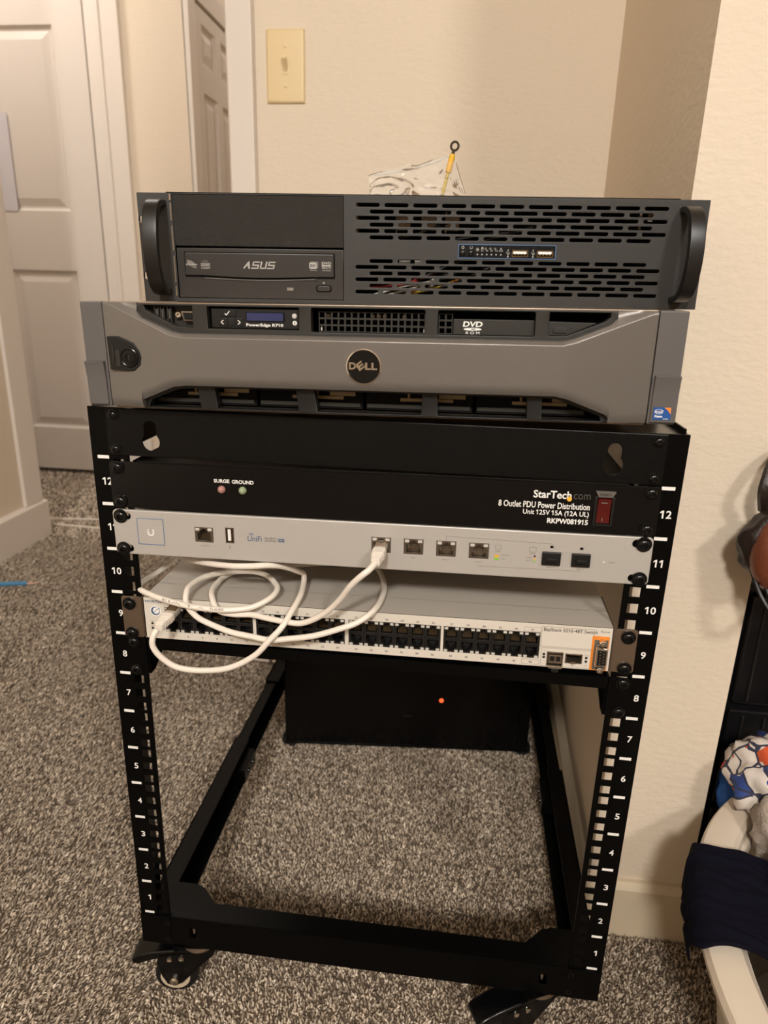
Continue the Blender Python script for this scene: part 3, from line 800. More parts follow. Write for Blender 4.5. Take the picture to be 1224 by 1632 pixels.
for z in (30, 3.2): mb.lathe([(3.2, 0), (3.2, -5), (2.6, -5.4), (1.4, -5.4), (1.2, -3), (0, -3)], (211, -.3, z), (0, 1, 0), 6)
mb.box(206.2, 216, -2.4, -.3, 26.6, 28.4).build('jack_screws', M['chrome'], db)
for s in (-1, 1):
    c = s * .6
    br = plate('mounting_ear', rrect(*sorted((s * 220.4 + c, s * 241.2)), .4, 43.4, 2.4), [rrect(*sorted((s * 227.5, s * 238.8)), z - 3.4, z + 3.4, 3.3) for z in (36, 4.6)], 1.8, M['steel'], sx, .1, bevel=.3)
    MB().box(*sorted((s * 219.6 + c, s * 221.4 + c)), 1, 70, 1, 43).build('ear_flange', M['steel'], br, bevel=.3)
    for z in (36, 4.6): screw(sx, s * 233.2, z, -.2, r=6.4)

# ------------------------------------------------------------------ shelf (unit 8)
sh = device('rack_shelf', 'black sheet-metal rack shelf bolted directly under the pale grey switch', 'shelf', 0, -1.8, 440, 0, 0)
for s in (-1, 1):
    e = plate('shelf_ear', rrect(*sorted((s * 221, s * 240.6)), .6, 41.6, 2), [rrect(*sorted((s * 228, s * 238)), z - 3.3, z + 3.3, 3.2) for z in (36.4, 6)], 1.7, M['black'], sh, 0, bevel=.3)
    mb = MB(); mb.prism([(1.7, 41), (1.7, .8), (12, .8), (58, 27), (260, 30), (260, 41)], *sorted((s * 219.2, s * 221.6)), ax='x'); mb.build('side_plate', M['black'], sh, bevel=.3)
    for z in (36.4, 6): screw(sh, s * 233.2, z, -.2, r=6.2)
MB().box(-219, 219, 0, 1.8, 29.2, 41).box(-219, 219, 1.8, 260, 37.2, 38.8).build('tray', M['black'], sh, bevel=.3)

# ------------------------------------------------------------------ grey 2U server with the wide bezel
dl = device('rack_server', 'wide grey server with metallic bezel and round badge, lying on top of the rack', 'server', -2.7, -15.0, 713.9, 0, -.8)
MB().box(-216, 216, 16, 684, -3.4, 85.2, skip='f').box(-221, 219, 2, 22, 84.6, 86.0).box(-221, 219, 3, 22, -1.6, -.4).build('chassis', M['steel'], dl, bevel=.4)


def interp(x, pts):
    for (a, b), (c, d) in zip(pts, pts[1:]):
        if a <= x <= c: return b + (d - b) * (x - a) / (c - a)
    return pts[0][1] if x < pts[0][0] else pts[-1][1]


def bezel():
    zu_in = [(-192.6, 79), (-188.8, 74.3), (-162.6, 63.6), (-154, 62), (149, 62.2), (155.5, 63.2), (184.6, 74.6), (189.8, 79.5)]
    zl_in = [(-192.6, 7), (-164, 18.8), (-152, 20.4), (147, 20.4), (156.5, 18.4), (187.5, 6.6), (189.8, 4)]
    rid = [(-221.3, 84.8), (-214.7, 84.0), (-189.9, 72.8), (-162.8, 60.7), (-154.2, 59.4), (150, 59.5), (159, 61.5), (197, 76.4), (214.5, 83), (219, 84)]
    bm = bmesh.new()
    segs = [(-221.3, -192.6, 0), (-192.6, 189.8, 1), (189.8, 219, 0)]
    def h(x, z, zr, zl):
        e = max(0, (abs(x + 1) - 150) / 70.); m = 9.5 - 8.0 * min(1, e) ** 1.25
        if z > zr - .7: m -= min(5.5, (z - zr + .7) ** 2 / (z - zr + 1.9) * (.85 if e > .02 else 1.4))
        d = z - zl
        if d < 7: m -= (7 - d) ** 2 * .05
        return max(-.5, m)
    cols_prev = None
    for x0, x1, inn in segs:
        n = max(8, int((x1 - x0) / 2.2)); prev = None
        for i in range(n + 1):
            x = x0 + (x1 - x0) * i / n
            zu = interp(x, zu_in) if inn else 85.6
            zl = interp(x, zl_in) if inn else .4
            zr = min(interp(x, rid), zu - .4)
            zs = [zl + (zr - 1.0 - zl) * (k / 20) for k in range(21)] + [zr - .6, zr - .25, zr + .05, zr + .35 * min(1, zu - zr)]
            zs += [zr + (zu - zr) * (k / 4) for k in (2, 3, 4)]
            col = [bm.verts.new((x * S, -h(x, z, zr, zl) * S, z * S)) for z in zs]
            back = (bm.verts.new((x * S, 8 * S, zu * S)), bm.verts.new((x * S, 8 * S, zl * S)))
            full = [back[1]] + col + [back[0]]
            if prev:
                for a in range(len(full) - 1): bm.faces.new((prev[a], full[a], full[a + 1], prev[a + 1]))
            elif i == 0: bm.faces.new(full)
            prev = full
        bm.faces.new(prev)
    return finish(bm, 'bezel', M['bezel'], dl, ang=50)


bz = bezel()
# charcoal frames inside the two recesses
up = [(-193, 85), (-194.6, 80), (-189, 73), (-163, 62), (-154, 60.6), (149.5, 60.8), (156, 62), (185.5, 73.6), (191, 79.5), (191, 85)]
op = [[(-187, 83.6), (-186, 80), (-161, 67.4), (-146, 66.4), (-146, 83.6)], rect(-133.5, -57.6, 66.0, 83.4), rrect(-47.6, 43.6, 64.8, 83.4, 1.4), rrect(53.6, 128.6, 64.8, 83.2, 1.4),
      [(139, 83.4), (139, 66.6), (140.4, 65.4), (153, 65.8), (181, 77), (184.6, 80.4), (184.6, 83.4)]]
gu = plate('upper_frame', up, op, 9, M['bezdark'], dl, .8, bevel=.6)
lo = [(-194, -.8), (-194, 7.6), (-164.6, 20.2), (-152, 21.8), (147, 21.8), (157, 19.8), (189, 7.2), (191, 3.6), (191, -.8)]
lop = [[(-189.6, .6), (-187, 6.4), (-163, 15.8), (-146, 17.6), (-143.6, .6)], [(-129, .6), (-131, 17.8), (-61.6, 17.8), (-59.4, .6)], [(-43.4, .6), (-46, 17.8), (42.8, 17.8), (42.8, .6)],
       [(56, .6), (55.2, 17.8), (126.4, 17.8), (127.4, .6)], [(139, .6), (138.4, 17.6), (150, 17), (184, 4.6), (185, .6)]]
gl = plate('lower_frame', lo, [q[::-1] for q in lop], 9, M['blackplastic'], dl, .8, bevel=.6)
MB().box(-215.5, 215.5, 40, 42, -2, 84).build('inner_bulkhead', M['deep'], dl)
# ears with latches
for s, c in ((-1, -221.5), (1, 219.2)):
    o_ = s * 241.3
    e = MB().box(*sorted((c + s * .7, o_)), -1.2, 22, .2, 85.8).build('bezel_ear', M['ear'], dl, bevel=1.2)
    mb = MB(); mb.prism([(-1.0, 1.2), (-3.0, 2), (-3.2, 24), (-4.6, 34), (-5.6, 37.8), (-1.0, 38.4)], *sorted((c + s * 2.6, o_ - s * .2)), ax='x')
    la = mb.build('ear_latch', M['ear'], e, bevel=.7)
bd = flat([[(223.6, 4.2), (237.0, 4.2), (236.8, 14.0), (223.6, 14.0)]], M['bluecloth'], dl, -3.62, 'sticker')
flat([[(231.4, 13.9), (236.6, 13.9), (236.6, 8.6), (234.6, 11.4)]], M['orange'], bd, -3.74)
ell = [[(227.8 + 3.4 * k * math.cos(t), 10.6 + 1.9 * k * math.sin(t)) for k, t in ((1, a), (1, a + .45), (.84, a + .45), (.84, a))] for a in [.42 * i for i in range(14)]]
flat(ell, M['white'], bd, -3.74)
text([('intel', 225.4, 230.2, 9.6, 11.6, .02), ('Xeon', 224.4, 230.6, 6.0, 8.0, .04), ('inside', 231.4, 235.2, 4.6, 5.6, .02)], M['white'], bd, -3.76)
# key lock
kl = [(-218.4, 58.6), (-209, 58.6), (-195.5, 53.6), (-190.6, 47), (-189.4, 42), (-191, 35.6), (-197, 31), (-203, 30.6), (-217.8, 31.6)]
k = MB().prism(kl[::-1], -5.4, 0).build('lock_plate', M['blackplastic'], dl, bevel=.8)
k.data.transform(Matrix.Translation((0, -.6 * S, 0)))
mb = MB(); mb.ring((-200, -6.4, 41.9), (0, 1, 0), 7.2, .9); mb.lathe([(6.2, 0), (6.2, -1.2), (3.4, -1.4), (3.2, -.4), (0, -.4)], (-200, -5.8, 41.9), (0, 1, 0), 24); mb.build('lock_cylinder', M['blackgloss'], k)
MB().box(-200.6, -199.4, -7.0, -6.0, 39.4, 44.4).box(-214.6, -213.2, -6.6, -5.8, 38, 52).box(-211.8, -208, -6.8, -5.8, 34, 48).build('lock_emblem', M['bezdark'], k, bevel=.3)
# badge
lg = MB(); lg.lathe([(14.6, 0), (14.9, -1.2), (14.2, -2.6), (13.2, -2.8), (12.8, -2.2)], (-3.4, -7.4, 39.6), (0, 1, 0), 48, closed=False); bq = lg.build('round_badge', M['chrome'], dl)
mb = MB(); mb.lathe([(13, 0), (13, .5)], (-3.4, -9.6, 39.6), (0, 1, 0), 40); mb.build('badge_disc', M['blackgloss'], bq)
tt = text([('D', -15.2, -9.4, 37.4, 43.0, .04), ('E', -9.0, -3.0, 37.4, 43.4, .04, 0, math.radians(38)), ('L', -2.2, 2.4, 37.4, 43.0, .04), ('L', 2.8, 7.4, 37.4, 43.0, .04)], M['chrome'], bq, -9.9, 'badge_letters')
so = tt.modifiers.new('thick', 'SOLIDIFY'); so.thickness = .0006; so.offset = 0
# front controls behind the upper openings
iob = MB().box(-189, -143, 11, 14, 64, 84.4).build('port_panel', M['bezdark'], dl)
vg = MB().prism([(-157.6, 79.2), (-141, 79.2), (-141.6, 71.4), (-155, 71.4)][::-1], 4.5, 11).build('video_port', M['steel'], dl, bevel=.8)
MB().prism([(-155.6, 78.2), (-141.5, 78.2), (-142, 72.4), (-154, 72.4)][::-1], 4.1, 4.6).build('insert', M['blackplastic'], vg)
mb = MB()
for r in range(3):
    for i in range(5): mb.lathe([(.75, 0), (.7, -.3), (0, -.4)], (-153.6 + i * 2.7 + (r % 2) * 1.2, 4.1, 73.6 + r * 1.8), (0, 1, 0), 8)
mb.build('pins', M['deep'], vg)
mb = MB(); mb.lathe([(2.7, 0), (2.7, -4), (2.2, -4.4), (1.3, -4.4), (1.2, -2), (0, -2)], (-160.6, 11, 76.2), (0, 1, 0), 16); mb.build('jack_screw', M['chrome'], vg)
for x in (-179.4, -174.6, -168.6):
    q = MB().box(x - .5, x + .5, 5, 11, 70.6 + (x + 179) * -.25, 82).box(x + 2.2, x + 3.2, 5, 11, 71 + (x + 179) * -.3, 82).build('usb_port', M['bezdark'], dl)
    MB().box(x + .6, x + 1.5, 6, 11, 73, 80.5).build('tongue', M['greybox'], q)
cp = MB().box(-131.6, -58.6, 4.5, 14, 66.4, 82.2).build('control_panel', M['blackplastic'], dl, bevel=.8)
MB().box(-102.6, -70.0, 4.0, 4.8, 72.0, 79.6).build('lcd_frame', M['blackgloss'], cp, bevel=.3)
MB().box(-101.4, -71.2, 3.7, 4.3, 72.8, 78.9).build('lcd_screen', M['lcd'], cp)
text([('PowerEdge R710', -102.2, -71.4, 67.6, 70.6, .028)], M['white'], cp, 4.3)
for i, (a, b, c, d) in enumerate(((-124, -117.6, 75.2, 81.2), (-117.2, -110.4, 75.2, 81.2), (-125, -118, 68.2, 74.6), (-117.6, -111.2, 68.2, 74.6), (-110.8, -109.4 + 4.6, 68.2, 74.6))):
    MB().box(a, b, 3.8, 5, c, d).build('menu_button', M['blackplastic'], cp, bevel=.5)
flat([line(-119.6, 78, -118.2, 76.6, .7), line(-118.4, 76.6, -115.6, 80, .7), line(-121, 69.6, -123.2, 71.2, .6), line(-123.2, 71.2, -121, 72.8, .6), line(-109, 69.6, -106.8, 71.2, .6), line(-106.8, 71.2, -109, 72.8, .6)], M['white'], cp, 3.5)
mb = MB(); mb.lathe([(2.1, 0), (2.0, -.8), (1.2, -1.4), (0, -1.5)], (-61.9, 4.5, 76.8), (0, 1, 0), 18); mb.build('id_button', M['lens'], cp)
flat([circ(-61.8, 71.4, 1.8, 18)], M['white'], cp, 4.3); text([('i', -62.2, -61.4, 70.2, 72.6, .03)], M['blackplastic'], cp, 4.1)


def mesh_grid(name, x0, x1, z0, z1, nx, nz, y, wbar, parent):
    hs = []; px, pz = (x1 - x0) / nx, (z1 - z0) / nz
    for i in range(nx):
        for j in range(nz): hs.append(rect(x0 + i * px + wbar / 2, x0 + (i + 1) * px - wbar / 2, z0 + j * pz + wbar / 2, z0 + (j + 1) * pz - wbar / 2))
    return plate(name, rect(x0, x1, z0, z1), hs, 1.6, M['bezdark'], parent, y)


mesh_grid('vent_grid', -42.6, 43.4, 65, 80.8, 16, 3, 7, 1.4, dl)
for x in (-37, 0, 5, 10, 26):
    MB().box(x - 1.6, x + 1.6, 16, 20, 74.5, 78.5).build('inner_bracket', M['steel'], dl)
MB().box(-41.4, -40.2, 9, 12, 66, 69).box(42, 43.2, 9, 12, 65, 68.6).build('inner_clip', M['lens'], dl)
mesh_grid('side_vent_grid', 54, 65, 65, 80.8, 2, 3, 7, 1.4, dl)
dv = MB().box(65.6, 128.4, 5.5, 60, 65.0, 76.8).build('optical_drive', M['bezdark'], dl, bevel=.5)
text([('DVD', 73.4, 88.4, 71.0, 75.2, .03, .15), ('R O M', 75.6, 86.4, 65.5, 67.5, .01)], M['white'], dv, 5.3)
flat([[(80.8 + 7 * math.cos(t), 69.3 + 1.1 * math.sin(t)) for t in [2 * math.pi * i / 24 for i in range(24)]]], M['white'], dv, 5.3); flat([[(81.4 + 2 * math.cos(t), 69.4 + .35 * math.sin(t)) for t in [2 * math.pi * i / 12 for i in range(12)]]], M['bezdark'], dv, 5.15)
ej = MB().prism([(139, 65.6), (153, 65.8), (176, 75.6), (139, 76.2)], 5.5, 30).build('eject_panel', M['bezdark'], dl, bevel=.5)
MB().box(143, 153.4, 4.6, 6, 67.6, 71.8).build('eject_button', M['bezdark'], ej, bevel=.4)
# drive carriers seen through the lower openings
for i, x in enumerate((-190, -98, -6, 86)):
    c = MB().box(x + 1, x + 90, 17, 40, 1.2, 19.8).build('drive_carrier', M['deep'], dl, bevel=.5)
    MB().box(x + 30, x + 74, 14.5, 17.2, 9.4, 12.2).build('latch_bar', M['beige'], c, bevel=.3)
    MB().box(x + 36, x + 38, 14.5, 17.2, 12.2, 17).box(x + 50, x + 52, 14.5, 17.2, 12.2, 17).box(x + 62, x + 84, 15, 17.2, 12.4, 17).build('latch_rib', M['beige'], c, bevel=.3)
    MB().box(x + 2, x + 88, 15.5, 17.2, 3.2, 6.4).build('vent_strip', M['bezdark'], c)

# ------------------------------------------------------------------ charcoal 2U tower case with the slotted panel
cs = device('computer_case', 'charcoal computer case with slotted front and side handles, on the grey server', 'computer', 29.3, 57.8, 799.4, 5.83, -.67)
slots = []
for j, z in enumerate((80.6, 75.4, 70.4, 65.2, 60.2, 55.1)):
    n, x = (11, -55.7) if j % 2 == 0 else (10, -43.7)
    slots += [rrect(x + i * 24.3, x + i * 24.3 + 20.2, z - 1.5, z + 1.5, 1.45, 3) for i in range(n)]
for j, z in enumerate((36.0, 31.1, 26.1, 21.0, 15.8, 10.7)):
    n, x = (10, -43.6) if j % 2 == 0 else (11, -55.8)
    slots += [rrect(x + i * 24.2, x + i * 24.2 + 19.9, z - 1.5, z + 1.5, 1.45, 3) for i in range(n)]
eh = [rrect(s * 237 - 2.6 * 1.6, s * 237 + 2.2, z - 3.2, z + 3.2, 3.0) for s in (-1, 1) for z in (67, 21.5)]
plate('front_panel', rect(-241.3, 241.3, 0, 88), slots + eh + [rect(-211.6, -66, 3.2, 87.2), rect(32.6, 115.4, 39.8, 50.4)], 2.2, M['case'], cs, 0, bevel=.3)
MB().box(-217, 217, 2.4, 380, .6, 88.9, skip='f').build('chassis', M['case'], cs, bevel=.3)
MB().box(-214, 214, 150, 152, 3, 86).build('fan_wall', M['deep'], cs)
MB().box(-64.6, -63.2, 3, 150, 3, 86).build('drive_cage', M['steel'], cs)
mb = MB()
for x in (-22, 2, 24): mb.box(x, x + 14, 70, 78, 66, 80).box(x, x + 1.6, 60, 70, 62, 82)
mb.build('fan_bracket', M['steel'], cs, bevel=.3)
MB().box(-18, -8, 30, 44, 34.5, 38).box(-4, 2, 30, 36, 35, 38).build('connector', M['lens'], cs)
MB().box(190, 192, 20, 60, 66, 82).box(196, 200, 16, 20, 72, 78).build('ear_bracket', M['steel'], cs)
MB().box(-56.6, -54.4, 5, 50, 54, 84).build('cage_edge', M['steel'], cs)
for i, (m, x0, z0, x1, z1) in enumerate((('wire_r', -52, 14, -4, 20), ('wire_w', -40, 8, 10, 20), ('wire_w', -34, 7, 14, 22), ('wire_r', -30, 9, 6, 24), ('wire_c', -16, 17, 22, 23), ('wire_y', -12, 6, 20, 16), ('wire_o', -6, 11, 26, 18), ('wire_b', -48, 6, -10, 13),
                                          ('wire_w', -28, 4, 2, 12), ('wire_b', 8, 18, 56, 36), ('wire_b', 16, 14, 64, 34), ('wire_b', 0, 22, 44, 40), ('wire_b', 40, 52, 96, 66), ('wire_b', 26, 54, 84, 62), ('wire_b', -20, 56, 14, 66))):
    y = 8 + (i % 5) * 3
    MB().tube(spline([(x0 - 8, y + 20, z0 - 3), (x0, y + 3, z0), ((x0 + x1) / 2, y, (z0 + z1) / 2 + (1.5 if i % 2 else -1.5)), (x1, y + 4, z1), (x1 + 14, y + 26, z1 + 6)], 5), 1.15, 7).build('wire', M[m], cs)
# drive bay: blank cover above, disc drive below
plate('bay_cover', rect(-211.2, -66.2, 46.2, 86.8), [], 3, M['casetex'], cs, -.8, bevel=.6)
od = plate('disc_drive', rect(-210.4, -66.4, 3.6, 44.6), [], 3, M['tray'], cs, -.6, bevel=.6)
MB().box(-210, -67, 2, 140, 4, 44).build('drive_body', M['deep'], od)
n = 24; top = [(-203.4 + 129 * i / n, 40.8) for i in range(n + 1)]; bot = [(-203.6 + 129.2 * i / n, 22.2 - 1.5 * math.sin(math.pi * max(0, min(1, (i / n - .12) / .76)))) for i in range(n + 1)]
MB().prism([(-204.2, 21.0)] + [(x, z - 1.3) for x, z in bot] + [(-73.6, 21.2), (-73.6, 41.5), (-204.2, 41.5)], -.9, 0).build('tray_gap', M['deep'], od, smooth=False)
tr = MB().prism(bot + top[::-1], -3.0, 0).build('tray_door', M['tray'], od, bevel=.9)
MB().prism([(x, z - 1.5) for x, z in bot[3:-3]] + [(x, z - 2.4) for x, z in bot[3:-3]][::-1], -1.6, -.5).build('tray_lip', M['ear'], od, bevel=.3)
# bold slanted wordmark, built letter by letter
L = []
def par(x0, x1, z0, z1, sh=.0): return [(x0 + sh * (z0 - 28), z0), (x1 + sh * (z0 - 28), z0), (x1 + sh * (z1 - 28), z1), (x0 + sh * (z1 - 28), z1)]
k_ = .28
L += [line(-152.4, 28.4, -147.6, 34.0, 1.1), par(-148.4, -147.1, 28.2, 34.2, 0), par(-149.6, -147.8, 30.2, 31.2)]
for x in (-145.8, -132.2):
    L += [par(x, x + 6, 33.2, 34.2, k_), par(x, x + 1.2, 30.8, 34.2, k_), par(x, x + 6, 30.7, 31.7, k_), par(x + 4.8, x + 6, 28.2, 31.7, k_), par(x - .4, x + 6, 28.2, 29.2, k_)]
L += [par(-138.8, -137.6, 28.2, 34.2, k_), par(-138.8, -133.2, 28.2, 29.2, k_), par(-134.4, -133.2, 28.2, 34.2, k_)]
flat(L, M['print_grey'], od, -3.25)
flat([[(-201.4, 34.8), (-197.6, 34.2), (-194.6, 32.0), (-193.6, 30.4), (-201.2, 31.0)], [(-199.2, 29.8), (-193.4, 29.4), (-193.4, 28.0), (-196, 28.4)], rect(-189.6, -181.4, 31.4, 32.4), rect(-189.6, -181.4, 29.6, 30.8), line(-187.6, 33, -187.2, 34.4, .5), line(-185.6, 32.8, -185.6, 34.9, .5), line(-183.6, 33, -184, 34.4, .5)], M['greyprint'], od, -3.25)
text([('E-GREEN', -202.2, -192.8, 30.2, 31.6, .03), ('E-HAMMER', -188.8, -182.0, 30.4, 31.6, .0), ('& SILENT', -189.2, -181.4, 27.6, 29.0, .02)], M['print_grey'], od, -3.4)
flat([rrect(-95.6, -89.2, 28.8, 34.0, 1)] + frame_lines(-94.6, -88.0, 29.6, 34.6, .3), M['print_grey'], od, -3.25); text([('RW', -94.6, -90.2, 30, 32.8, .02)], M['tray'], od, -3.45)
text([('DVD', -84.8, -76.6, 32.6, 34.6, .03, .1), ('MULTI', -84.6, -77, 29.0, 30.4, .02), ('RECORDER', -84.4, -77, 27.2, 28.2), ('DVD+R DL', -95, -89, 27.2, 28.2)], M['print_grey'], od, -3.25); flat([rect(-84.8, -76.8, 30.9, 32.1)], M['print_grey'], od, -3.25)
MB().prism(rrect(-90.2, -76.6, 10.0, 15.6, 2), -1.3, 0).build('button_recess', M['deep'], od)
MB().prism(rrect(-89.2, -77.6, 10.6, 14.9, 1.8), -2.4, 0).build('eject_button', M['tray'], od, bevel=.5)
MB().box(-115.8, -110, -1.4, 0, 10.4, 13.2).build('activity_light', M['greyprint'], od, bevel=.4)
flat([[(-84.6, 17.0), (-82.2, 17.0), (-83.4, 18.4)]], M['print_grey'], od, -.8); flat([circ(-90, 18.4, .6, 10)], M['deep'], od, -.8)
# piano hinge along the bay
mb = MB()
for i, (a, b) in enumerate(((5, 13), (16, 38), (42, 62), (66, 80), (82, 87))): mb.box(-213.6, -212.2, -1.0, 0, a, b)
mb.build('hinge_strip', M['steel'], cs)
# usb and status panel
iop = plate('status_panel', rect(32.4, 115.6, 39.6, 50.6), [rect(78.4, 92.2, 41.2, 46.6), rect(99.8, 113.6, 41.0, 46.5)], 1.4, M['blackpanel'], cs, -.4)
flat(frame_lines(32.2, 115.8, 39.4, 50.8, .5), M['blueline'], iop, -.55)
for x in (78.4, 99.8):
    u = MB().box(x, x + 13.8, -.3, 12, 46, 46.6).box(x, x + 13.8, -.3, 12, 41.0, 41.6).box(x, x + .6, -.3, 12, 41, 46.6).box(x + 13.2, x + 13.8, -.3, 12, 41, 46.6).build('usb_port', M['gold'], iop)
    MB().box(x + 1.2, x + 12.6, .4, 11, 43.6, 45.6).build('tongue', M['white'], u)
    MB().box(x + 2, x + 3.6, .6, 10, 42.4, 43.6).box(x + 5, x + 6.4, .6, 10, 42.4, 43.6).box(x + 7.8, x + 9.2, .6, 10, 42.4, 43.6).box(x + 10.4, x + 12, .6, 10, 42.4, 43.6).build('contacts', M['gold'], u)
    a = x - 3.4
    flat([line(a, 41.2, a, 46.4, .35), line(a, 42.4, a + 1.3, 43.8, .3), line(a + 1.3, 43.8, a + 1.3, 44.8, .3), line(a, 43, a - 1.3, 44.2, .3), line(a - 1.3, 44.2, a - 1.3, 45.2, .3), circ(a, 41.2, .7, 10), [(a - .6, 46.2), (a + .6, 46.2), (a, 47.4)]], M['print_grey'], iop, -.55)
for x in (36.2, 43.3):
    mb = MB(); mb.lathe([(2.2, 0), (2.0, -1.8), (1.2, -2.2), (0, -2.2)], (x, -.4, 43.6), (0, 1, 0), 18); mb.build('power_button', M['blackgloss'], iop)
flat([p for x, a0 in ((36.2, 60), (43.3, 40)) for p in [[(x + r * math.cos(math.radians(t)), 48.1 + r * math.sin(math.radians(t))) for r, t in ((1.3, s0), (1.3, s0 + 42), (.95, s0 + 42), (.95, s0))] for s0 in range(100 if a0 == 60 else 130, 440 if a0 == 60 else 400, 42)]] + [rect(36.05, 36.35, 48.1, 49.6)], M['print_grey'], iop, -.55)
ic = []
for i in range(6): ic += [circ(48.8 + 4.02 * i, 42.6, .65, 10)]
ic += [circ(48.8, 46.6, .9, 10)] + [line(48.8 + 1.2 * math.cos(t), 46.6 + 1.2 * math.sin(t), 48.8 + 1.8 * math.cos(t), 46.6 + 1.8 * math.sin(t), .25) for t in [math.pi * i / 4 for i in range(8)]]
ic += frame_lines(51.9, 53.7, 45.2, 48.0, .3) + [circ(52.8, 47.9, .9, 10)]
for x in (56.4, 60.4, 64.4): ic += frame_lines(x - 1.5, x + .1, 46.9, 48.1, .25) + frame_lines(x - .2, x + 1.4, 45.2, 46.4, .25) + [line(x - .7, 46.9, x - .2, 45.8, .25)]
ic += [line(67.2, 45.3, 70.4, 45.3, .3), line(67.2, 45.3, 68.8, 48.2, .3), line(70.4, 45.3, 68.8, 48.2, .3), line(68.8, 46, 68.8, 47.3, .3)]
flat(ic, M['print_grey'], iop, -.55, 'status_icons')


def handle(s):
    """flat D-shaped pull handle seen edge on"""
    zc, H2 = 44, 38.5; out = []; inn = []
    for i in range(25):
        t = math.pi * i / 24
        out.append((-33 * abs(math.sin(t)) ** .62 - 0, zc + H2 * math.cos(t) * 1.0)); inn.append((-26 * abs(math.sin(t)) ** .62, zc + (H2 - 5) * math.cos(t)))
    poly = out + inn[::-1]
    mb = MB(); mb.prism(poly, *sorted((s * 216.5, s * 229.0)), ax='x')
    return mb.build('handle', M['handle'], cs, bevel=1.2)


handle(-1); handle(1)

# ------------------------------------------------------------------ white patch cable
path = [(8, -40, 593), (4, -46, 589), (-2, -48, 584), (-12, -44, 572), (-23, -36, 554), (-38, -28, 536), (-59, -22, 522), (-77, -20, 521), (-95, -16, 521), (-110, -12, 521), (-128, -12, 520), (-142, -12, 523), (-151, -2, 530), (-156, 12, 531.5), (-157, 27, 531.5), (-156, 43, 531.5), (-149, 58, 532), (-136, 70, 532),
        (-110, 80, 531.5), (-62, 98, 531.5), (-22, 102, 531.5), (-5, 90, 532), (6, 54, 532.5), (8, 22, 533), (4, -8, 533), (-9, -20, 526), (-25, -24, 520), (-48, -26, 512), (-71, -26, 507), (-89, -26, 504), (-107, -24, 505), (-127, -21, 506), (-147, -17, 510), (-162, -15, 516), (-172, -13, 527),
        (-175, -4, 535.5), (-175, 8, 537.5), (-170, 27, 537.5), (-158, 40, 537.5), (-144, 45, 538), (-125, 48, 538), (-110, 41, 538), (-98, 26, 538), (-92, 13, 537), (-95, -1, 534), (-108, -11, 529), (-124, -16, 527), (-143, -19, 527), (-169, -18, 528), (-196, -12, 530), (-211, -6, 531), (-224, 2, 531.5), (-229, 17, 531.5), (-224, 48, 532), (-214, 56, 540),
        (-206, 52, 547), (-186, 30, 554), (-158, 8, 561), (-130, -6, 566), (-111, -8, 568), (-93, 0, 567), (-83, 12, 561), (-76, 26, 552), (-73, 42, 542), (-70, 28, 537), (-68, 6, 535), (-71, -14, 529), (-77, -27, 519), (-87, -33, 508), (-101, -35, 492), (-124, -36, 478), (-149, -37, 473), (-173, -39, 475), (-187, -41, 485), (-194, -42, 496), (-194, -41, 505), (-191.6, -37, 511)]
pc = MB().tube(spline(path, 7), 2.75, 10).build('patch_cable', M['cable'], None)
tag(pc, 'coiled white network patch cable hanging between the silver gateway and the pale grey switch', 'cable')


def plug(tip, end):
    """moulded boot plus clear connector from the port (tip) to where the cable leaves (end)"""
    a = Vector(end); b = Vector(tip); d = (b - a).normalized(); L_ = (b - a).length
    up = Vector((0, 0, 1)); sx_ = d.cross(up).normalized(); up = sx_.cross(d)
    def sec(mb, t, w_, h_):
        c = a + d * t; r = []
        for q in range(12):
            an = 2 * math.pi * (q + .5) / 12; cx = math.copysign(abs(math.cos(an)) ** .5, math.cos(an)); cy = math.copysign(abs(math.sin(an)) ** .5, math.sin(an))
            r.append(mb.bm.verts.new((c + sx_ * cx * w_ + up * cy * h_) * S))
        return r
    def loft(name, m, secs, par):
        mb = MB(); R = [sec(mb, *q) for q in secs]; mb.face(R[0]); mb.face(R[-1])
        for p, q in zip(R, R[1:]):
            for k in range(12): mb.face((p[k], p[(k + 1) % 12], q[(k + 1) % 12], q[k]))
        return mb.build(name, m, par)
    s = [(0, 3.6, 3.4), (2, 4.4, 4.2)]
    for i in range(4): s += [(3.4 + i * 2.6, 4.4 + i * .35, 4.2), (3.5 + i * 2.6, 3.9 + i * .35, 3.8), (4.5 + i * 2.6, 3.9 + i * .35, 3.8), (4.6 + i * 2.6, 4.6 + i * .35, 4.3)]
    s += [(15, 6.2, 4.6), (L_ - 12, 6.2, 4.6)]
    bt = loft('boot', M['cable'], s, pc)
    cl = loft('connector', M['plug'], [(L_ - 12, 5.8, 4.0), (L_ - 1.6, 5.8, 4.0), (L_ + 6, 5.8, 4.0)], pc)
    mb = MB()
    for i in range(8):
        c = a + d * (L_ - 4.5) + sx_ * (-4.4 + i * 1.26) + up * 3.7
        vs = [c + d * p + sx_ * q * .28 + up * r for p in (-3.4, 6) for q in (-1, 1) for r in (0, .9)]
        v = [mb.bm.verts.new(x * S) for x in vs]
        for f in ((0, 1, 3, 2), (4, 6, 7, 5), (0, 4, 5, 1), (2, 3, 7, 6), (0, 2, 6, 4), (1, 5, 7, 3)): mb.face([v[k] for k in f])
    mb.build('contact_blades', M['gold'], cl, smooth=False)


plug((9, -4, 594.5), (8, -38, 592.5)); plug((-188, -4, 516), (-191.2, -34, 511.5))
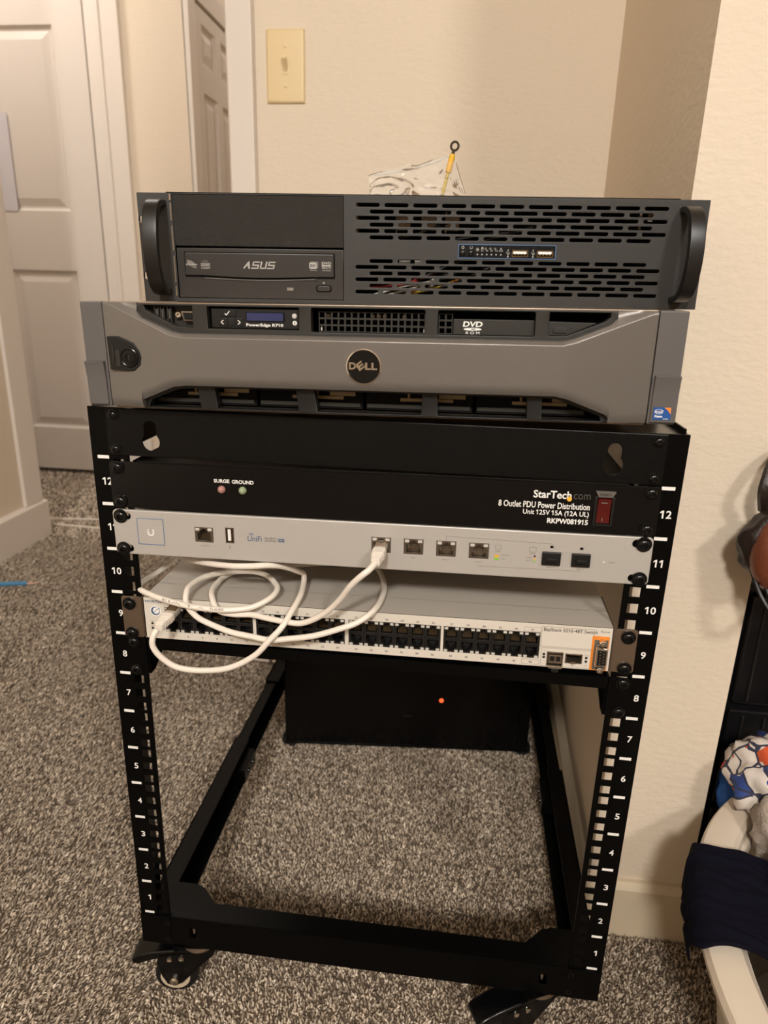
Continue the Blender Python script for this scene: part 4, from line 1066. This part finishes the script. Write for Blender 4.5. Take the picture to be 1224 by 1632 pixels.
# jacket print along the front run of the cable
pts = [Vector(p) for p in spline([(-198, -12, 530), (-169, -18, 528), (-143, -19, 527), (-132, -18, 527)], 30)]
co, fa = text_bm('EIA/TIA 568B', .0); a, b = co.min(0), co.max(0); bm = bmesh.new(); V = []
for x, y, _ in co:
    u_ = .06 + .86 * (x - a[0]) / (b[0] - a[0]); v_ = (y - a[1]) / (b[1] - a[1]) - .5
    f = u_ * (len(pts) - 1); i = min(int(f), len(pts) - 2); p = pts[i].lerp(pts[i + 1], f - i)
    an = v_ * .8 + .55
    V.append(bm.verts.new((p + Vector((0, -math.cos(an), math.sin(an))) * 2.83) * S))
for f in fa:
    try: bm.faces.new([V[i] for i in f])
    except ValueError: pass
me = bpy.data.meshes.new('jacket_print'); bm.to_mesh(me); bm.free(); link('jacket_print', me, M['greyprint'], pc)

# ------------------------------------------------------------------ black box on the carpet under the rack
bx = thing('equipment_box', 'black box with a small orange light standing on the carpet under the rack', 'equipment box', (6.3, 500, 0), (0, 0, 5.4))
MB().box(-222, 222, 0, 200, 9, 245).build('case', M['blackgloss'], bx, bevel=2.5)
for x in (-214, 214):
    for y in (16, 186):
        mb = MB(); mb.lathe([(15, 0), (17, 3), (16, 14), (15, 16)], (x, y, 0), (0, 0, 1), 20); mb.build('foot', M['rubber'], bx)
mb = MB(); mb.lathe([(4.2, 0), (4.0, -1.2), (2.4, -2.6), (0, -3)], (60, 0, 111), (0, 1, 0), 18); mb.build('power_light', M['orangeled'], bx)
MB().box(-8, 8, -.8, 0, 74, 78).build('badge', M['blackplastic'], bx)
MB().box(-221, 221, -1.2, .4, 9.5, 13).build('lower_lip', M['blackgloss'], bx, bevel=.5)
MB().box(196, 197.2, -.4, 1, 14, 243).build('seam', M['deep'], bx)

# ------------------------------------------------------------------ bag and ring lug on top of the case
def wrinkle(p, s, a): return noise.noise(Vector(p) * s) * a


def film_bag():
    bm = bmesh.new(); nx, nz = 72, 36; G = []
    for side in (0, 1):
        R = []
        for j in range(nz + 1):
            v = j / nz; row = []
            for i in range(nx + 1):
                u = i / nx
                x = -50 + 106 * u + (v - .5) * (-6 + 14 * u)
                top = 937 + 23 * min(1, u * 1.05) if u < .86 else 960 - (u - .86) * 300
                z = 891.5 + (top - 891.5) * v ** .9
                bulge = (1 - abs(2 * u - 1) ** 2.4) * (1 - v ** 1.8) * 17 + 1.2
                y = 285 + 40 * v * .4 + (bulge if side else -bulge) + wrinkle((x, z, side * 40), .028, 15) * (1 - .5 * v) + (abs(wrinkle((x, z * 1.6, side * 9), .055, 1)) ** .7 * 10 - 3) * (1 - v ** 3)
                if j == nz: y = 285 + 16 + wrinkle((x, z, 0), .05, 6)
                row.append(bm.verts.new((x * S, y * S, (z + wrinkle((x, 5, j), .06, 3)) * S)))
            R.append(row)
        for j in range(nz):
            for i in range(nx): bm.faces.new((R[j][i], R[j][i + 1], R[j + 1][i + 1], R[j + 1][i]))
    o = finish(bm, 'plastic_bag', M['film'], None, ang=70)
    return tag(o, 'crumpled clear plastic bag standing on top of the computer case', 'bag')


bag = film_bag()
MB().tube(spline([(-46, 299, 936.5), (-10, 303, 942), (20, 303, 950), (40, 302, 957.5)], 8), .9, 6).build('bag_seam', M['fold'], bag)
rt = thing('ring_terminal', 'yellow wire with a metal ring end sticking up out of the clear plastic bag', 'wire', (28, 300, 890.5))
d_ = Vector((18.6, 0, 82)).normalized()
W0 = Vector((0, 0, 0))
MB().tube([W0, W0 + d_ * 30, W0 + d_ * 58], 1.9, 10).build('wire', M['wire_y'], rt)
MB().tube([W0 + d_ * 50, W0 + d_ * 51, W0 + d_ * 66, W0 + d_ * 70], 3, 12, rr=[2.4, 3.4, 3.4, 2.8]).build('sleeve', M['yellowins'], rt)
MB().tube([W0 + d_ * 69, W0 + d_ * 73], 2.0, 10, rr=[2.0, 1.8]).build('barrel', M['copper'], rt)
mb = MB(); mb.lathe([(3.2, -.6), (5.6, -.6), (5.6, .6), (3.2, .6), (3.2, -.6)], W0 + d_ * 78.4, (.25, 1, 0), 28, closed=False); mb.build('ring', M['copper'], rt)

# ------------------------------------------------------------------ light switch
ls = thing('light_switch', 'ivory single toggle light switch plate on the cream back wall beside the door casing', 'light switch', (-271, 780, 1172))
mb = MB()
R = []
for d, y in ((0, 0), (0, -2.2), (2, -4.6), (5, -5.8)):
    R.append([mb.bm.verts.new((x * S, y * S, z * S)) for x, z in rect(-34 + d, 34 - d, -56.5 + d, 56.5 - d)])
for a, b in zip(R, R[1:]):
    for q in range(4): mb.face((a[q], a[(q + 1) % 4], b[(q + 1) % 4], b[q]))
mb.face(R[-1]); mb.face(R[0])
mb.build('cover_plate', M['ivory'], ls, bevel=.6)
MB().prism(frame_lines(0, 1, 0, 1, .1)[0], 0, 0).bm.free()
tg = MB().box(-5.2, -4.2, -6.6, -5.6, -12, 12).box(4.2, 5.2, -6.6, -5.6, -12, 12).box(-5.2, 5.2, -6.6, -5.6, -13, -12).box(-5.2, 5.2, -6.6, -5.6, 12, 13).build('toggle_slot', M['ivory'], ls)
mb = MB(); mb.prism([(-5.4, -10), (-5.4, 8), (-17.5, 14), (-18, 8.5), (-9, -1)], -3.8, 3.8, 'x'); mb.build('toggle', M['ivory'], ls, bevel=1)
for z in (30, -30):
    mb = MB(); mb.lathe([(3.4, 0), (3.1, -.9), (1.4, -1.2), (0, -1.2)], (0, -5.7, z), (0, 1, 0), 16); mb.build('cover_screw', M['ivory'], ls)

# ------------------------------------------------------------------ laundry basket and what is in it
BC = Vector((556, -97)); BA, BB = 234, 306          # half widths in x and y
lb = thing('laundry_basket', 'white oval plastic laundry basket on the carpet in front of the closet', 'basket', (BC.x, BC.y, 0))


def oval_loft(name, prof, m, par, n=96):
    mb = MB(); R = []
    for d, z in prof: R.append([mb.bm.verts.new((((BA + d) * math.cos(2 * math.pi * i / n)) * S, ((BB + d) * math.sin(2 * math.pi * i / n)) * S, z * S)) for i in range(n)])
    for a, b in zip(R, R[1:]):
        for i in range(n): mb.face((a[i], a[(i + 1) % n], b[(i + 1) % n], b[i]))
    return mb, R


mb, R = oval_loft('wall', [(-72, 6), (-68, 1), (-60, 4), (-26, 205), (-20, 226), (-24, 226), (-32, 204), (-66, 8)], None, None); mb.face(R[-1]); mb.face(R[0]); mb.build('basket_wall', M['basket'], lb)
mb, R = oval_loft('rim', [(-22, 224), (-8, 228), (-1, 236), (0, 243), (-3, 249), (-9, 251), (-22, 253), (-31, 252), (-36, 247), (-38, 238), (-42, 236), (-44, 230), (-30, 224), (-22, 224)], None, None); mb.build('rim', M['basket'], lb)


def blob(name, c, r, m, label, cat, amp=.18, sc_=2.2, seed=0, sub=4, squash=None):
    bm = bmesh.new(); bmesh.ops.create_icosphere(bm, subdivisions=sub, radius=1)
    for v in bm.verts:
        d = v.co.normalized(); q = d * sc_ + Vector((seed, seed * 1.7, 0))
        k = 1 + amp * noise.noise(q) + amp * .6 * (abs(noise.noise(q * 2.3)) - .3) + amp * .25 * noise.noise(q * 6)
        v.co = Vector((d.x * r[0] * k, d.y * r[1] * k, d.z * r[2] * k)) * S
    o = finish(bm, name, m, None, ang=80); o.location = [x * S for x in c]
    if label: tag(o, label, cat)
    return o


def drape(name, th0, th1, prof, m, label, cat, amp=6, seed=0, n=60, t=5, zb=0):
    """cloth lying over the rim: prof is (offset from rim edge, z) from outside to inside"""
    bm = bmesh.new(); P = spline([(a, b, 0) for a, b in prof], 6); top = []; botm = []
    for i in range(n + 1):
        u = i / n; th = math.radians(th0 + (th1 - th0) * u); a = []; b = []
        for j, p in enumerate(P):
            v = j / (len(P) - 1)
            th2 = th + math.radians(5 * noise.noise(Vector((v * 3 + seed, u * 2, 0)))) + math.radians((v - .35) * 10 * (u - .5))
            w_ = noise.noise(Vector((u * 7 + seed, v * 3, 1))) * amp + noise.noise(Vector((u * 16, v * 7 + seed, 3))) * amp * .4
            edge = 1 - .25 * noise.noise(Vector((u * 5 + seed, 0, 9))) * (1 - v)
            d = p.x + w_ * .5; z = p.y + abs(w_) * .8 - (0 if v > .3 else (1 - edge) * 25 * (.3 - v))
            for L_, k in ((a, 0), (b, t)):
                L_.append(bm.verts.new(((BC.x + (BA + d) * math.cos(th2)) * S, (BC.y + (BB + d) * math.sin(th2)) * S, (z + k) * S)))
        botm.append(a); top.append(b)
    J = len(P)
    for i in range(n):
        for j in range(J - 1):
            bm.faces.new((top[i][j], top[i + 1][j], top[i + 1][j + 1], top[i][j + 1])); bm.faces.new((botm[i][j], botm[i][j + 1], botm[i + 1][j + 1], botm[i + 1][j]))
        for j in (0, J - 1): bm.faces.new((top[i][j], botm[i][j], botm[i + 1][j], top[i + 1][j]))
    for i in (0, n):
        for j in range(J - 1): bm.faces.new((top[i][j], top[i][j + 1], botm[i][j + 1], botm[i][j]))
    o = finish(bm, name, m, None, ang=80)
    return tag(o, label, cat)


blob('dark_clothes', (566, -90, 150), (150, 225, 105), M['navy'], 'dark crumpled clothes filling the bottom of the white laundry basket', 'clothes', .12, 2.5, 3)
drape('navy_shirt', 150, 175, [(9, 222), (9, 230), (7, 246), (-4, 258), (-30, 261), (-56, 258), (-84, 246), (-96, 236)], M['navy'], 'dark navy shirt draped over the left rim of the white laundry basket', 'shirt', 7, 2)
blob('patterned_cloth', (452, 138, 288), (46, 58, 46), M['print'], 'white cloth printed with orange and blue shapes on the laundry pile', 'cloth', .3, 2.4, 5)
blob('blue_cloth', (440, 164, 240), (30, 34, 44), M['bluecloth'], 'bright blue cloth tucked beneath the patterned white cloth', 'cloth', .2, 2.2, 8)
blob('grey_sock', (452, 78, 262), (36, 38, 46), M['fuzzy'], 'fuzzy grey knit sock hanging down inside the white laundry basket', 'sock', .22, 2.6, 11)
blob('charcoal_jacket', (474, -46, 254), (74, 104, 46), M['charcoal'], 'charcoal grey garment heaped at the right of the navy shirt', 'garment', .25, 2.0, 14)

# ------------------------------------------------------------------ closet tower with a bag on it
tw = thing('storage_tower', 'black plastic storage tower standing in the closet behind the laundry basket', 'storage tower', (560, 236, 0))
MB().box(-152, 152, 2, 330, 0, 482).build('carcass', M['tower'], tw, bevel=3)
MB().box(-154, 154, -2, 332, 482, 490).build('top_panel', M['tower'], tw, bevel=2)
for z0, z1 in ((20, 165), (172, 317), (324, 474)):
    dr = MB().box(-128, 146, -8, 2, z0, z1).build('drawer', M['tower'], tw, bevel=6)
    for x in range(-112, 140, 26):
        mb = MB(); mb.tube([(x, -8, z0 + 8), (x, -8, z1 - 8)], 2.2, 8); mb.build('drawer_rib', M['tower'], dr)
gb = MB().box(420, 640, 228, 400, 490.2, 516).build('flat_box', M['greybox'], None, bevel=1.5)
tag(gb, 'flat grey box lying on top of the black storage tower', 'box')
lbg = thing('leather_bag', 'dark brown leather bag with stitched seams on the grey flat box by the wall corner', 'bag', (452, 158, 516.4))
b1 = blob('bag_body', (86, 88, 74), (118, 62, 74), M['leather'], None, None, .10, 2.0, 21); b1.parent = lbg
b2 = blob('front_pocket', (0, -34, 58), (93, 31, 54), M['leather'], None, None, .12, 2.2, 24); b2.parent = lbg
b3 = blob('brown_panel', (-58, -46, 54), (26, 22, 40), M['tan'], None, None, .05, 1.6, 27); b3.parent = lbg
MB().tube(spline([(-62, -62, 84), (-48, -72, 80), (-20, -76, 76), (10, -74, 74)], 8), 2.0, 6).build('zipper', M['blackplastic'], lbg)
for k in range(2):
    MB().tube(spline([(-78 + 10 * k, -34, 40), (-70 + 8 * k, -58, 12), (-52 + 9 * k, -70, -8), (-30 + 8 * k, -66, 4), (-16, -58, 24)], 8), 2.4, 7).build('cord', M['blackplastic'], lbg)
mb = MB()
for i in range(9): mb.tube([(-56 + i * 7, -74, 66), (-53 + i * 7, -75, 66)], .7, 5)
mb.build('stitching', M['wire_y'], b2 and lbg)
MB().tube(spline([(-68, -20, 92), (-74, -26, 120), (-52, 0, 150), (20, 60, 150)], 8), 6, 8).build('strap', M['leather'], lbg)

# ------------------------------------------------------------------ small things on the floor and door
pp = MB().box(-1790, -1690, 2149, 2150.6, 1052, 1390).build('paper_sheet', M['paper'], None)
tag(pp, 'sheet of white paper taped to the front of the white panel door', 'paper')
bs = thing('blue_brush', 'blue plastic stick with a pale pink tip lying on the carpet near the left wall', 'brush', (-1120, 1040, 9), (0, 0, 17))
MB().tube(spline([(-130, 0, 0), (-60, 0, 1), (10, 0, 1), (30, 0, 0)], 6), 6, 10).build('stick', M['bluepl'], bs)
MB().tube([(28, 0, 0), (44, 0, 0), (60, 1, 0)], 3, 8, rr=[3.2, 2.8, 1.2]).build('tip', M['pinkpl'], bs)
cd = MB().tube(spline([(-1340, 1560, 10), (-1230, 1580, 10), (-1130, 1590, 10), (-980, 1600, 10), (-700, 1560, 10), (-560, 1500, 10), (-700, 1470, 10), (-960, 1480, 10), (-1110, 1500, 10), (-1290, 1512, 10)], 10), 3.6, 8).build('white_cord', M['cablecord'], None)
tag(cd, 'thin white cord lying in a loop on the hall carpet', 'cord')
yb = MB().box(-1562, -1385, 2188, 2300, 8, 60).build('yellow_box', M['yellowpl'], None, bevel=3)
tag(yb, 'yellow plastic box seen through the gap under the white panel door', 'box')
